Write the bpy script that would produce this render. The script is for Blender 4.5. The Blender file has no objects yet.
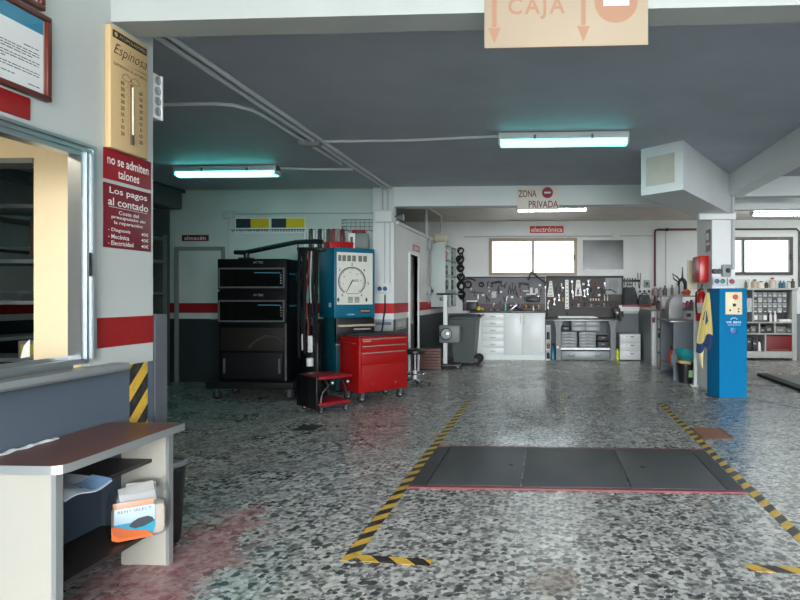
import bpy, bmesh, math, random
from mathutils import Vector, Matrix
random.seed(7)
SC = bpy.context.scene
COL = SC.collection
R = math.radians

# ------------------------------------------------------------------ camera
YAW = math.atan(.052)
CC, SS = math.cos(YAW), math.sin(YAW)
CAMH, FPX, CX, CY = 1.4, 600.0, 517.0, 296.0
cd = bpy.data.cameras.new('camera')
cd.sensor_width = 36.0
cd.lens = FPX / 800 * 36
cd.shift_x = -(CX - 400) / 800
cd.shift_y = -(300 - CY) / 800
cd.clip_start = .05
cam = bpy.data.objects.new('camera', cd)
cam.location = (0, 0, CAMH)
cam.rotation_euler = (R(90), 0, YAW)
COL.objects.link(cam)
SC.camera = cam

# ------------------------------------------------------------------ world, light, exposure
SC.view_settings.view_transform = 'Standard'
SC.view_settings.look = 'None'
SC.view_settings.gamma = 1
SC.view_settings.use_curve_mapping = False
SC.view_settings.exposure = 0.32
try:
    SC.cycles.use_denoising = True
    SC.cycles.max_bounces = 8
    SC.cycles.sample_clamp_indirect = 4
    SC.cycles.caustics_reflective = False
    SC.cycles.caustics_refractive = False
except Exception:
    pass
W = bpy.data.worlds.new('sky')
SC.world = W
W.use_nodes = True
nt = W.node_tree
nt.nodes.clear()
wo = nt.nodes.new('ShaderNodeOutputWorld')
bg = nt.nodes.new('ShaderNodeBackground')
tc = nt.nodes.new('ShaderNodeTexCoord')
sp = nt.nodes.new('ShaderNodeSeparateXYZ')
rp = nt.nodes.new('ShaderNodeValToRGB')
nt.links.new(tc.outputs['Generated'], sp.inputs[0])
nt.links.new(sp.outputs['Z'], rp.inputs[0])
nt.links.new(rp.outputs[0], bg.inputs[0])
nt.links.new(bg.outputs[0], wo.inputs[0])
rp.color_ramp.elements[0].position = 0.0
rp.color_ramp.elements[0].color = (.95, .97, 1, 1)
rp.color_ramp.elements[1].position = .7
rp.color_ramp.elements[1].color = (.82, .92, 1, 1)
bg.inputs[1].default_value = 20.0


def portal(name, loc, rot, sx, sy):
    l = bpy.data.lights.new(name, 'AREA')
    l.shape = 'RECTANGLE'
    l.size, l.size_y = sx, sy
    l.cycles.is_portal = True
    o = bpy.data.objects.new(name, l)
    o.location = loc
    o.rotation_euler = rot
    COL.objects.link(o)


portal('garage_gate_daylight', (1.5, -5.95, 1.87), (R(90), 0, 0), 7.7, 3.7)
portal('back_window_daylight', (-.353, 13.93, 2.31), (R(-90), 0, 0), 2.0, .86)
portal('side_window_daylight', (4.6, 13.93, 2.31), (R(-90), 0, 0), 1.8, .86)

# ------------------------------------------------------------------ materials
def lin(c):
    o = []
    for v in c:
        v /= 255.0
        o.append(v / 12.92 if v <= .04045 else ((v + .055) / 1.055) ** 2.4)
    return (o[0], o[1], o[2], 1)


MATS = {}


def pm(name, rgb, rough=.5, metal=0.0, var=.08, scale=9.0, bump=0.0, spec=.5, coat=0.0):
    """painted or plain surface: base colour with a little procedural wear"""
    if name in MATS:
        return MATS[name]
    m = bpy.data.materials.new(name)
    m.use_nodes = True
    n, l = m.node_tree.nodes, m.node_tree.links
    b = n['Principled BSDF']
    b.inputs['Roughness'].default_value = rough
    b.inputs['Metallic'].default_value = metal
    b.inputs['Specular IOR Level'].default_value = spec
    b.inputs['Coat Weight'].default_value = coat
    t = n.new('ShaderNodeTexCoord')
    z = n.new('ShaderNodeTexNoise')
    z.inputs['Scale'].default_value = scale
    z.inputs['Detail'].default_value = 4
    l.new(t.outputs['Object'], z.inputs['Vector'])
    mx = n.new('ShaderNodeMix')
    mx.data_type = 'RGBA'
    c = lin(rgb)
    mx.inputs[6].default_value = tuple(v * (1 - var) for v in c[:3]) + (1,)
    mx.inputs[7].default_value = tuple(min(1, v * (1 + var)) for v in c[:3]) + (1,)
    l.new(z.outputs[0], mx.inputs[0])
    l.new(mx.outputs[2], b.inputs['Base Color'])
    if bump:
        bp = n.new('ShaderNodeBump')
        bp.inputs['Strength'].default_value = bump
        bp.inputs['Distance'].default_value = .01
        l.new(z.outputs[0], bp.inputs['Height'])
        l.new(bp.outputs[0], b.inputs['Normal'])
    MATS[name] = m
    return m


def em(name, rgb, strength):
    if name in MATS:
        return MATS[name]
    m = bpy.data.materials.new(name)
    m.use_nodes = True
    b = m.node_tree.nodes['Principled BSDF']
    b.inputs['Base Color'].default_value = lin(rgb)
    b.inputs['Emission Color'].default_value = lin(rgb)
    b.inputs['Emission Strength'].default_value = strength
    MATS[name] = m
    return m


def glass(name, rgb=(255, 255, 255), rough=0.02, alpha=.12):
    if name in MATS:
        return MATS[name]
    m = bpy.data.materials.new(name)
    m.use_nodes = True
    n, l = m.node_tree.nodes, m.node_tree.links
    n.clear()
    o = n.new('ShaderNodeOutputMaterial')
    tr = n.new('ShaderNodeBsdfTransparent')
    tr.inputs[0].default_value = lin(rgb)
    gl = n.new('ShaderNodeBsdfGlossy')
    gl.inputs['Roughness'].default_value = rough
    mx = n.new('ShaderNodeMixShader')
    mx.inputs[0].default_value = alpha
    l.new(tr.outputs[0], mx.inputs[1])
    l.new(gl.outputs[0], mx.inputs[2])
    l.new(mx.outputs[0], o.inputs[0])
    MATS[name] = m
    return m


def math_node(n, l, op, a, b=None):
    q = n.new('ShaderNodeMath')
    q.operation = op
    for i, v in enumerate((a, b)):
        if v is None:
            continue
        if isinstance(v, (int, float)):
            q.inputs[i].default_value = v
        else:
            l.new(v, q.inputs[i])
    return q.outputs[0]


def wall_paint(name, wall, dado, zd, stripe=None, zs=(1.125, 1.285), rough=.55, dirt=.1):
    """wall paint: coloured dado below zd, a painted stripe between zs, plaster above"""
    m = bpy.data.materials.new(name)
    m.use_nodes = True
    n, l = m.node_tree.nodes, m.node_tree.links
    b = n['Principled BSDF']
    b.inputs['Roughness'].default_value = rough
    g = n.new('ShaderNodeNewGeometry')
    s = n.new('ShaderNodeSeparateXYZ')
    l.new(g.outputs['Position'], s.inputs[0])
    z = s.outputs['Z']
    cur = None

    def mix(f, a, bb):
        q = n.new('ShaderNodeMix')
        q.data_type = 'RGBA'
        for i, v in ((0, f), (6, a), (7, bb)):
            if isinstance(v, (tuple, int, float)):
                q.inputs[i].default_value = v
            else:
                l.new(v, q.inputs[i])
        return q.outputs[2]
    cur = lin(wall)
    if dado:
        cur = mix(math_node(n, l, 'LESS_THAN', z, zd), cur, lin(dado))
    if stripe:
        f = math_node(n, l, 'MULTIPLY', math_node(n, l, 'GREATER_THAN', z, zs[0]), math_node(n, l, 'LESS_THAN', z, zs[1]))
        cur = mix(f, cur, lin(stripe))
    t = n.new('ShaderNodeTexNoise')
    t.inputs['Scale'].default_value = 2.2
    t.inputs['Detail'].default_value = 6
    l.new(g.outputs['Position'], t.inputs['Vector'])
    d = n.new('ShaderNodeMapRange')
    d.inputs['From Min'].default_value = .3
    d.inputs['From Max'].default_value = .7
    d.inputs['To Min'].default_value = 1 - dirt
    d.inputs['To Max'].default_value = 1
    l.new(t.outputs[0], d.inputs['Value'])
    q = n.new('ShaderNodeMix')
    q.data_type = 'RGBA'
    q.blend_type = 'MULTIPLY'
    q.inputs[0].default_value = 1
    if isinstance(cur, tuple):
        q.inputs[6].default_value = cur
    else:
        l.new(cur, q.inputs[6])
    l.new(d.outputs[0], q.inputs[7])
    l.new(q.outputs[2], b.inputs['Base Color'])
    t2 = n.new('ShaderNodeTexNoise')
    t2.inputs['Scale'].default_value = 60
    l.new(g.outputs['Position'], t2.inputs['Vector'])
    bp = n.new('ShaderNodeBump')
    bp.inputs['Strength'].default_value = .12
    bp.inputs['Distance'].default_value = .01
    l.new(t2.outputs[0], bp.inputs['Height'])
    l.new(bp.outputs[0], b.inputs['Normal'])
    return m


def terrazzo():
    m = bpy.data.materials.new('terrazzo')
    m.use_nodes = True
    n, l = m.node_tree.nodes, m.node_tree.links
    b = n['Principled BSDF']
    g = n.new('ShaderNodeNewGeometry')
    pos = g.outputs['Position']

    def noise(scale, detail=3, vec=pos):
        t = n.new('ShaderNodeTexNoise')
        t.inputs['Scale'].default_value = scale
        t.inputs['Detail'].default_value = detail
        l.new(vec, t.inputs['Vector'])
        return t.outputs[0]

    def ramp(v, stops, const=False):
        r = n.new('ShaderNodeValToRGB')
        l.new(v, r.inputs[0])
        if const:
            r.color_ramp.interpolation = 'CONSTANT'
        e = r.color_ramp.elements
        while len(e) < len(stops):
            e.new(.5)
        for k, (p, c) in enumerate(stops):
            e[k].position = p
            e[k].color = c
        return r.outputs[0]

    def mix(f, a, bb, mode='MIX'):
        q = n.new('ShaderNodeMix')
        q.data_type = 'RGBA'
        q.blend_type = mode
        for i, v in ((0, f), (6, a), (7, bb)):
            if isinstance(v, (tuple, int, float)):
                q.inputs[i].default_value = v
            else:
                l.new(v, q.inputs[i])
        return q.outputs[2]
    def cells(scale, vec):
        v = n.new('ShaderNodeTexVoronoi')
        v.voronoi_dimensions = '2D'
        v.inputs['Scale'].default_value = scale
        l.new(vec, v.inputs['Vector'])
        sc = n.new('ShaderNodeSeparateColor')
        l.new(v.outputs['Color'], sc.inputs[0])
        return sc.outputs[0], sc.outputs[1], v.outputs['Distance']
    wob = n.new('ShaderNodeTexNoise')
    wob.inputs['Scale'].default_value = 55
    wob.inputs['Detail'].default_value = 3
    l.new(pos, wob.inputs['Vector'])
    va = n.new('ShaderNodeVectorMath')
    va.operation = 'MULTIPLY_ADD'
    l.new(wob.outputs['Color'], va.inputs[0])
    va.inputs[1].default_value = (.020, .020, 0)
    l.new(pos, va.inputs[2])
    w_ = va.outputs[0]
    # fine marble crumbs as the ground, then bigger pale and dark chips of irregular size
    c0, c1, _ = cells(50, w_)
    col = ramp(c0, [(0, lin((124, 124, 123))), (.3, lin((166, 166, 163))), (.65, lin((196, 194, 190))), (.9, lin((213, 210, 205)))], True)
    b0, b1, bd = cells(21, w_)
    rad = math_node(n, l, 'MULTIPLY', b1, .62)
    inside = math_node(n, l, 'LESS_THAN', bd, rad)
    chip = ramp(b0, [(0, lin((54, 57, 59))), (.26, lin((100, 104, 105))), (.42, lin((196, 198, 194))), (.7, lin((218, 218, 212)))], True)
    col = mix(math_node(n, l, 'MULTIPLY', inside, .9), col, chip)
    d0, d1, dd_ = cells(33, w_)
    dk = math_node(n, l, 'MULTIPLY', math_node(n, l, 'LESS_THAN', d0, .17), math_node(n, l, 'LESS_THAN', dd_, .5))
    col = mix(math_node(n, l, 'MULTIPLY', dk, .85), col, lin((62, 65, 67)))
    # grimy, worn and tinted areas with shapes of their own
    big = ramp(noise(.55, 5), [(.36, (.86, .86, .86, 1)), (.62, (1, 1, 1, 1))])
    col = mix(1.0, col, big, 'MULTIPLY')
    s = n.new('ShaderNodeSeparateXYZ')
    l.new(pos, s.inputs[0])

    def blob(cx, cy, rx, ry, k):
        a = math_node(n, l, 'DIVIDE', math_node(n, l, 'SUBTRACT', s.outputs['X'], cx), rx)
        bb = math_node(n, l, 'DIVIDE', math_node(n, l, 'SUBTRACT', s.outputs['Y'], cy), ry)
        dd = math_node(n, l, 'ADD', math_node(n, l, 'MULTIPLY', a, a), math_node(n, l, 'MULTIPLY', bb, bb))
        nn = math_node(n, l, 'ADD', dd, math_node(n, l, 'MULTIPLY', math_node(n, l, 'SUBTRACT', noise(k, 4), .5), 2.6))
        q = n.new('ShaderNodeMapRange')
        q.inputs['From Min'].default_value = .25
        q.inputs['From Max'].default_value = 1.0
        q.inputs['To Min'].default_value = 1
        q.inputs['To Max'].default_value = 0
        l.new(nn, q.inputs['Value'])
        return q.outputs[0]
    pink = math_node(n, l, 'MULTIPLY', blob(-1.95, 3.0, .36, 1.0, 6), .62)
    col = mix(pink, col, lin((172, 96, 100)))
    rust = math_node(n, l, 'MULTIPLY', blob(.03, 2.95, .16, .16, 14), .55)
    col = mix(rust, col, lin((104, 72, 48)))
    red = math_node(n, l, 'MULTIPLY', blob(-1.3, 7.0, .5, .55, 5), .08)  # faint reddish tint on the floor ahead of the trolley
    col = mix(red, col, lin((150, 80, 70)))
    damp = math_node(n, l, 'MULTIPLY', blob(.0, 9.6, 1.6, 2.4, 2), .25)
    col = mix(damp, col, lin((96, 92, 88)))
    # tile joints every 1.2 m
    def joint(o, off):
        f = math_node(n, l, 'FRACT', math_node(n, l, 'DIVIDE', math_node(n, l, 'ADD', o, off), 1.2))
        return math_node(n, l, 'LESS_THAN', f, .006)
    j = math_node(n, l, 'MAXIMUM', joint(s.outputs['X'], .18), joint(s.outputs['Y'], .3))
    col = mix(math_node(n, l, 'MULTIPLY', j, .35), col, lin((70, 70, 70)))
    l.new(col, b.inputs['Base Color'])
    rr = n.new('ShaderNodeMapRange')
    rr.inputs['To Min'].default_value = .16
    rr.inputs['To Max'].default_value = .40
    l.new(noise(1.7, 5), rr.inputs['Value'])
    polished = math_node(n, l, 'MULTIPLY', blob(-.05, 7.4, .75, 2.4, 2), .15)
    l.new(math_node(n, l, 'SUBTRACT', rr.outputs[0], polished), b.inputs['Roughness'])
    b.inputs['Specular IOR Level'].default_value = .5
    return m


def hazard(name='hazard_stripes', k=5.2):
    """yellow and black diagonal stripes along the tape's own X axis"""
    m = bpy.data.materials.new(name)
    m.use_nodes = True
    n, l = m.node_tree.nodes, m.node_tree.links
    b = n['Principled BSDF']
    b.inputs['Roughness'].default_value = .45
    t = n.new('ShaderNodeTexCoord')
    s = n.new('ShaderNodeSeparateXYZ')
    l.new(t.outputs['Object'], s.inputs[0])
    a = math_node(n, l, 'ADD', s.outputs['X'], s.outputs['Y'])
    f = math_node(n, l, 'FRACT', math_node(n, l, 'MULTIPLY', a, k))
    g = math_node(n, l, 'LESS_THAN', f, .5)
    z = n.new('ShaderNodeTexNoise')
    z.inputs['Scale'].default_value = 18
    z.inputs['Detail'].default_value = 5
    l.new(t.outputs['Object'], z.inputs['Vector'])
    q = n.new('ShaderNodeMix')
    q.data_type = 'RGBA'
    l.new(g, q.inputs[0])
    q.inputs[6].default_value = lin((38, 38, 38))
    q.inputs[7].default_value = lin((222, 178, 60))
    w = n.new('ShaderNodeMix')
    w.data_type = 'RGBA'
    mr = n.new('ShaderNodeMapRange')
    mr.inputs['From Min'].default_value = .5
    mr.inputs['From Max'].default_value = .75
    mr.inputs['To Max'].default_value = .55
    l.new(z.outputs[0], mr.inputs['Value'])
    l.new(mr.outputs[0], w.inputs[0])
    l.new(q.outputs[2], w.inputs[6])
    w.inputs[7].default_value = lin((105, 100, 90))
    l.new(w.outputs[2], b.inputs['Base Color'])
    return m


# ------------------------------------------------------------------ mesh helpers
class MB:
    def __init__(self):
        self.v, self.f, self.m = [], [], []

    def add(self, vs, fs, m=0):
        o = len(self.v)
        self.v += [tuple(p) for p in vs]
        self.f += [tuple(i + o for i in q) for q in fs]
        self.m += [m] * len(fs)
        return self

    def box(self, x0, x1, y0, y1, z0, z1, m=0):
        return self.add([(x0, y0, z0), (x1, y0, z0), (x1, y1, z0), (x0, y1, z0), (x0, y0, z1), (x1, y0, z1), (x1, y1, z1), (x0, y1, z1)],
                        [(0, 3, 2, 1), (4, 5, 6, 7), (0, 1, 5, 4), (1, 2, 6, 5), (2, 3, 7, 6), (3, 0, 4, 7)], m)

    def rbox(self, x0, x1, y0, y1, z0, z1, b=.01, m=0):
        """box with chamfered edges"""
        b = min(b, (x1 - x0) * .45, (y1 - y0) * .45, (z1 - z0) * .45)
        bm = bmesh.new()
        bmesh.ops.create_cube(bm, size=1)
        for v in bm.verts:
            v.co = ((x0 + x1) / 2 + v.co.x * (x1 - x0), (y0 + y1) / 2 + v.co.y * (y1 - y0), (z0 + z1) / 2 + v.co.z * (z1 - z0))
        bmesh.ops.bevel(bm, geom=bm.edges[:], offset=b, segments=2, affect='EDGES', profile=.5)
        bm.verts.index_update()
        self.add([v.co[:] for v in bm.verts], [[v.index for v in f.verts] for f in bm.faces], m)
        bm.free()
        return self

    def cyl(self, p0, p1, r, r2=None, n=16, m=0):
        return self.tube([p0, p1], [r, r if r2 is None else r2], n, m)

    def tube(self, pts, r, n=8, m=0, closed=False):
        pts = [Vector(p) for p in pts]
        k = len(pts)
        rs = r if isinstance(r, (list, tuple)) else [r] * k
        vs, fs = [], []
        up = None
        for i, p in enumerate(pts):
            if closed:
                t = (pts[(i + 1) % k] - pts[i - 1]).normalized()
            else:
                t = (pts[min(i + 1, k - 1)] - pts[max(i - 1, 0)]).normalized()
            if up is None:
                up = Vector((0, 0, 1)) if abs(t.z) < .9 else Vector((1, 0, 0))
            a = t.cross(up)
            if a.length < 1e-5:
                a = t.cross(Vector((0, 1, 0)))
            a.normalize()
            b = a.cross(t).normalized()
            up = b
            for j in range(n):
                an = 2 * math.pi * j / n
                vs.append(p + a * (math.cos(an) * rs[i]) + b * (math.sin(an) * rs[i]))
        for i in range(k if closed else k - 1):
            i2 = (i + 1) % k
            for j in range(n):
                j2 = (j + 1) % n
                fs.append((i * n + j, i * n + j2, i2 * n + j2, i2 * n + j))
        if not closed:
            fs.append(tuple(range(n))[::-1])
            fs.append(tuple((k - 1) * n + j for j in range(n)))
        return self.add(vs, fs, m)

    def lathe(self, prof, c=(0, 0, 0), n=24, m=0, axis='z'):
        vs, fs = [], []
        for (r, h) in prof:
            for j in range(n):
                an = 2 * math.pi * j / n
                a, b = r * math.cos(an), r * math.sin(an)
                if axis == 'z':
                    p = (c[0] + a, c[1] + b, c[2] + h)
                elif axis == 'y':
                    p = (c[0] + b, c[1] + h, c[2] + a)
                else:
                    p = (c[0] + h, c[1] + a, c[2] + b)
                vs.append(p)
        k = len(prof)
        for i in range(k - 1):
            for j in range(n):
                j2 = (j + 1) % n
                fs.append((i * n + j, i * n + j2, (i + 1) * n + j2, (i + 1) * n + j))
        fs.append(tuple(range(n))[::-1])
        fs.append(tuple((k - 1) * n + j for j in range(n)))
        return self.add(vs, fs, m)

    def prism(self, poly, y0, y1, m=0, plane='xz'):
        """extrude a polygon: plane xz along y, xy along z, yz along x"""
        n = len(poly)
        vs = []
        for h in (y0, y1):
            for (a, b) in poly:
                vs.append((a, h, b) if plane == 'xz' else ((a, b, h) if plane == 'xy' else (h, a, b)))
        fs = [tuple(range(n)), tuple(range(2 * n - 1, n - 1, -1))]
        for i in range(n):
            j = (i + 1) % n
            fs.append((i, i + n, j + n, j))
        return self.add(vs, fs, m)

    def ball(self, c, r, n=14, m=0, sz=1.0):
        k = n // 2
        return self.lathe([(max(1e-4, r * math.sin(math.pi * i / k)), -r * sz * math.cos(math.pi * i / k)) for i in range(k + 1)], c, n, m)

    def sheet(self, grid, m=0, thick=0.0):
        """grid of points; thick > 0 gives the sheet a back at -thick along its normals (approx)"""
        a, b = len(grid), len(grid[0])
        vs = [p for row in grid for p in row]
        fs = [(i * b + j, i * b + j + 1, (i + 1) * b + j + 1, (i + 1) * b + j) for i in range(a - 1) for j in range(b - 1)]
        if thick:
            bm = bmesh.new()
            bv = [bm.verts.new(p) for p in vs]
            for f in fs:
                bm.faces.new([bv[i] for i in f])
            bm.normal_update()
            bmesh.ops.solidify(bm, geom=bm.faces[:], thickness=thick)
            bm.verts.index_update()
            self.add([v.co[:] for v in bm.verts], [[v.index for v in f.verts] for f in bm.faces], m)
            bm.free()
            return self
        return self.add(vs, fs, m)

    def build(self, name, mats, parent=None, smooth=35):
        me = bpy.data.meshes.new(name)
        me.from_pydata(self.v, [], self.f)
        if not isinstance(mats, (list, tuple)):
            mats = [mats]
        for q in mats:
            me.materials.append(q)
        me.polygons.foreach_set('material_index', self.m)
        bm = bmesh.new()
        bm.from_mesh(me)
        bmesh.ops.recalc_face_normals(bm, faces=bm.faces[:])
        bm.to_mesh(me)
        bm.free()
        me.polygons.foreach_set('use_smooth', [True] * len(me.polygons))
        me.set_sharp_from_angle(angle=R(smooth))
        me.update()
        o = bpy.data.objects.new(name, me)
        COL.objects.link(o)
        if parent is not None:
            o.parent = parent
        return o


def tag(o, label=None, cat=None, group=None, kind=None):
    if label:
        o['label'] = label
    if cat:
        o['category'] = cat
    if group:
        o['group'] = group
    if kind:
        o['kind'] = kind
    return o


def thing(name, label, cat, loc=(0, 0, 0), rotz=0.0, group=None):
    o = bpy.data.objects.new(name, None)
    o.empty_display_size = .1
    o.location = loc
    o.rotation_euler = (0, 0, rotz)
    COL.objects.link(o)
    return tag(o, label, cat, group)


def solo(name, mb, mat, label, cat, loc=(0, 0, 0), rotz=0.0, group=None, rot=None):
    o = mb.build(name, mat)
    o.location = loc
    o.rotation_euler = rot if rot else (0, 0, rotz)
    return tag(o, label, cat, group)


def struct(name, mb, mat, parent=None):
    o = mb.build(name, mat, parent)
    o['kind'] = 'structure'
    return o


def dup(root, loc, label, group=None, rotz=None):
    c = root.copy()
    COL.objects.link(c)
    c.location = loc
    if rotz is not None:
        c.rotation_euler = (0, 0, rotz)
    c['label'] = label
    if group:
        c['group'] = group
    for ch in list(root.children):
        d = ch.copy()
        COL.objects.link(d)
        d.parent = c
        for g in list(ch.children):
            e = g.copy()
            COL.objects.link(e)
            e.parent = d
    return c


def text(name, s, mat, parent, x, z, w=None, h=None, y=-.001, align='c', shear=0.0, ext=.0006, space=1.0, bold=0.0):
    """lettering in the parent's local XZ plane, facing -Y; fitted to width w and/or height h, centred on (x, z) (align l/c/r in x)"""
    cu = bpy.data.curves.new(name, 'FONT')
    cu.body = s
    cu.size = 1
    cu.shear = shear
    cu.space_character = space
    cu.align_x = 'CENTER'
    cu.resolution_u = 3
    cu.offset = bold
    ob = bpy.data.objects.new(name, cu)
    COL.objects.link(ob)
    dg = bpy.context.evaluated_depsgraph_get()
    me = bpy.data.meshes.new_from_object(ob.evaluated_get(dg))
    bpy.data.objects.remove(ob)
    bpy.data.curves.remove(cu)
    xs = [v.co.x for v in me.vertices]
    zs = [v.co.y for v in me.vertices]
    x0, x1, z0, z1 = min(xs), max(xs), min(zs), max(zs)
    kz = (h / (z1 - z0)) if h else None
    kx = (w / (x1 - x0)) if w else None
    if kz is None:
        kz = kx
    if kx is None:
        kx = kz
    ax = {'c': (x0 + x1) / 2, 'l': x0, 'r': x1}[align]
    for v in me.vertices:
        a, b = v.co.x, v.co.y
        v.co = (x + (a - ax) * kx, y, z + (b - (z0 + z1) / 2) * kz)
    me.materials.clear()
    me.materials.append(mat)
    o = bpy.data.objects.new(name, me)
    COL.objects.link(o)
    if parent is not None:
        o.parent = parent
    return o


def pt(px, py, X=None, Y=None, Z=None):
    """world point seen at photo pixel (px, py) on the plane X=, Y= or Z="""
    a = (px - CX) / FPX
    b = (CY - py) / FPX
    dx, dy, dz = a * CC - SS, a * SS + CC, b
    t = X / dx if X is not None else (Y / dy if Y is not None else (Z - CAMH) / dz)
    return (t * dx, t * dy, CAMH + t * dz)


# shared paints
white_paint = pm('white_enamel', (226, 229, 228), .4, var=.04)
pipe_white = pm('painted_pipe', (190, 195, 195), .45, var=.05)
alu = pm('aluminium', (176, 182, 184), .32, .85, var=.06)
chrome = pm('chrome', (215, 218, 220), .12, 1.0, var=.03)
steel = pm('steel', (128, 131, 133), .38, .8, var=.12)
dark_steel = pm('dark_steel', (62, 64, 66), .45, .6, var=.15)
black_plastic = pm('black_plastic', (24, 25, 27), .45, var=.1)
black_paint = pm('black_enamel', (17, 18, 20), .35, var=.12)
black_rubber = pm('black_rubber', (22, 22, 22), .75, var=.15)
red_paint = pm('red_enamel', (186, 22, 24), .28, var=.06)
red_vinyl = pm('red_vinyl', (146, 12, 30), .4, var=.08)
grey_plastic = pm('grey_plastic', (150, 155, 156), .5, var=.05)
white_plastic = pm('white_plastic', (226, 228, 226), .45, var=.03)
sign_red = pm('sign_red', (140, 24, 34), .4, var=.04)
sign_white = pm('sign_white', (240, 238, 234), .5, var=.02)

# ================================================================== THE SETTING
GY = 3.455        # far end of the near left wall
LX = -2.35        # near left wall, face towards the camera's bay
CEIL = 3.12
terr = terrazzo()
struct('floor', MB().box(-8.2, 8.6, -6, 14, -.2, 0), terr)
struct('ground', MB().box(-40, 40, -40, -6, -.2, -.01), pm('forecourt_concrete', (150, 150, 146), .8, var=.12, scale=1.5))

p_left = wall_paint('left_wall_paint', (192, 198, 195), (88, 100, 112), 1.015, (150, 8, 14), dirt=.06)
w = MB()
w.box(LX - .05, LX, -6, GY, 0, 1.035)
w.box(LX - .05, LX, -6, GY, 2.165, 3.75)
w.box(LX - .05, LX, 2.965, GY, 1.035, 2.165)
w.box(LX - .05, LX, -6, -.4, 1.035, 2.165)
struct('wall_left', w, p_left)

p_cream = wall_paint('cream_paint', (240, 222, 184), None, 0, dirt=.04)
p_work = wall_paint('workshop_paint', (200, 210, 206), (38, 48, 50), 1.03, (150, 20, 26), dirt=.1)
w = MB()
w.box(-2.98, LX - .05, 3.33, GY, 0, CEIL)
w.box(-3.9, -2.98, 3.33, GY, 2.2, CEIL)
w.box(-8.2, -3.9, 3.33, GY, 0, CEIL)
struct('wall_office', w, p_cream)
struct('trim_1', MB().box(-3.9, -2.98, 3.32, 3.465, 2.17, 2.2), pm('door_head_grey', (120, 126, 128), .5))
struct('wall_office_rear', MB().box(-8.2, LX - .05, -2.5, -2.38, 0, CEIL), p_cream)
struct('wall_far_left', MB().box(-8.2, -8.08, -2.5, 14, 0, CEIL), p_work)
struct('wall_back_left', MB().box(-8.1, -2.53, 9.5, 9.62, 0, CEIL), p_work)
struct('wall_pillar', MB().box(-2.765, -2.43, 9.35, 9.5, 0, CEIL), wall_paint('pillar_paint', (222, 226, 224), (70, 76, 80), 1.03, (186, 18, 24), dirt=.06))
p_side = wall_paint('side_wall_paint', (232, 232, 228), (66, 69, 72), 1.03, (186, 20, 28), dirt=.08)
w = MB()
w.box(-2.53, -2.43, 9.5, 10.37, 0, 2.55)
w.box(-2.53, -2.43, 10.37, 11.06, 2.13, 2.55)
w.box(-2.53, -2.43, 11.06, 13.8, 0, 2.55)
struct('wall_side', w, p_side)
struct('trim_2', MB().box(-2.60, -2.39, 9.5, 12.35, 2.55, 2.60), pm('ledge_white', (216, 217, 214), .5))

p_back = wall_paint('back_wall_paint', (230, 232, 230), (118, 124, 128), 1.0, None, dirt=.07)
w = MB()
BY = 13.8
WX0, WX1, VX0, VX1, WZ0, WZ1 = -1.365, .659, 3.72, 5.49, 1.87, 2.73
w.box(-8.1, 8.6, BY, BY + .2, 0, WZ0)
w.box(-8.1, 8.6, BY, BY + .2, WZ1, CEIL)
w.box(-8.1, WX0, BY, BY + .2, WZ0, WZ1)
w.box(WX1, VX0, BY, BY + .2, WZ0, WZ1)
w.box(VX1, 8.6, BY, BY + .2, WZ0, WZ1)
struct('wall_back', w, p_back)
struct('wall_front_added', MB().box(5.4, 8.6, -6.1, -6, 0, 3.75), p_back)  # unseen, added to narrow the gate and shape the incoming daylight
struct('wall_right', MB().box(8.5, 8.6, -6, 14, 0, 3.75), p_back)
p_ceil = wall_paint('ceiling_paint', (180, 188, 200), None, 0, dirt=.12, rough=.6)
struct('ceiling', MB().box(-8.2, 8.6, 3.3, 9.4, CEIL, CEIL + .15), p_ceil)
struct('ceiling_back', MB().box(-8.2, 8.6, 9.4, 14, CEIL, CEIL + .15), wall_paint('back_ceiling_lit_paint', (226, 214, 202), None, 0, dirt=.14))  # beige paint with bounced window light put into the colour
struct('ceiling_front_added', MB().box(-8.2, 8.6, -6, 3.3, 3.75, 3.9), wall_paint('added_ceiling_paint', (222, 224, 222), None, 0, dirt=.05))  # unseen roof, added to keep overhead skylight off the near floor
struct('ceiling_office', MB().box(-8.1, LX - .05, -2.4, 3.33, 2.75, 2.8), p_cream)

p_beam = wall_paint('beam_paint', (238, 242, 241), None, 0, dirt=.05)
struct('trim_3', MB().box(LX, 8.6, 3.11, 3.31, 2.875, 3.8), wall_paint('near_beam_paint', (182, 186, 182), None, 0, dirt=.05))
struct('trim_4', MB().box(-2.43, 2.35, 9.35, 9.62, 2.815, CEIL + .02), p_beam)
struct('trim_5', MB().box(2.55, 2.78, 3.31, 8.8, 2.83, CEIL + .02), p_beam)
struct('trim_6', MB().box(2.67, 3.72, 8.8, 8.98, 2.84, CEIL + .02), p_beam)
struct('wall_pier', MB().box(2.35, 2.675, 8.75, 9.62, 0, CEIL), p_beam)
struct('trim_7', MB().box(2.67, 8.6, 9.62, 9.8, 2.76, CEIL + .02), p_beam)
struct('trim_8', MB().box(2.15, 2.66, 8.66, 8.75, 2.49, 2.572), p_beam)
struct('wall_partition', MB().box(-2.9, -2.345, 3.47, 3.58, 0, 1.29), pm('partition_grey', (88, 93, 98), .5))

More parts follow.
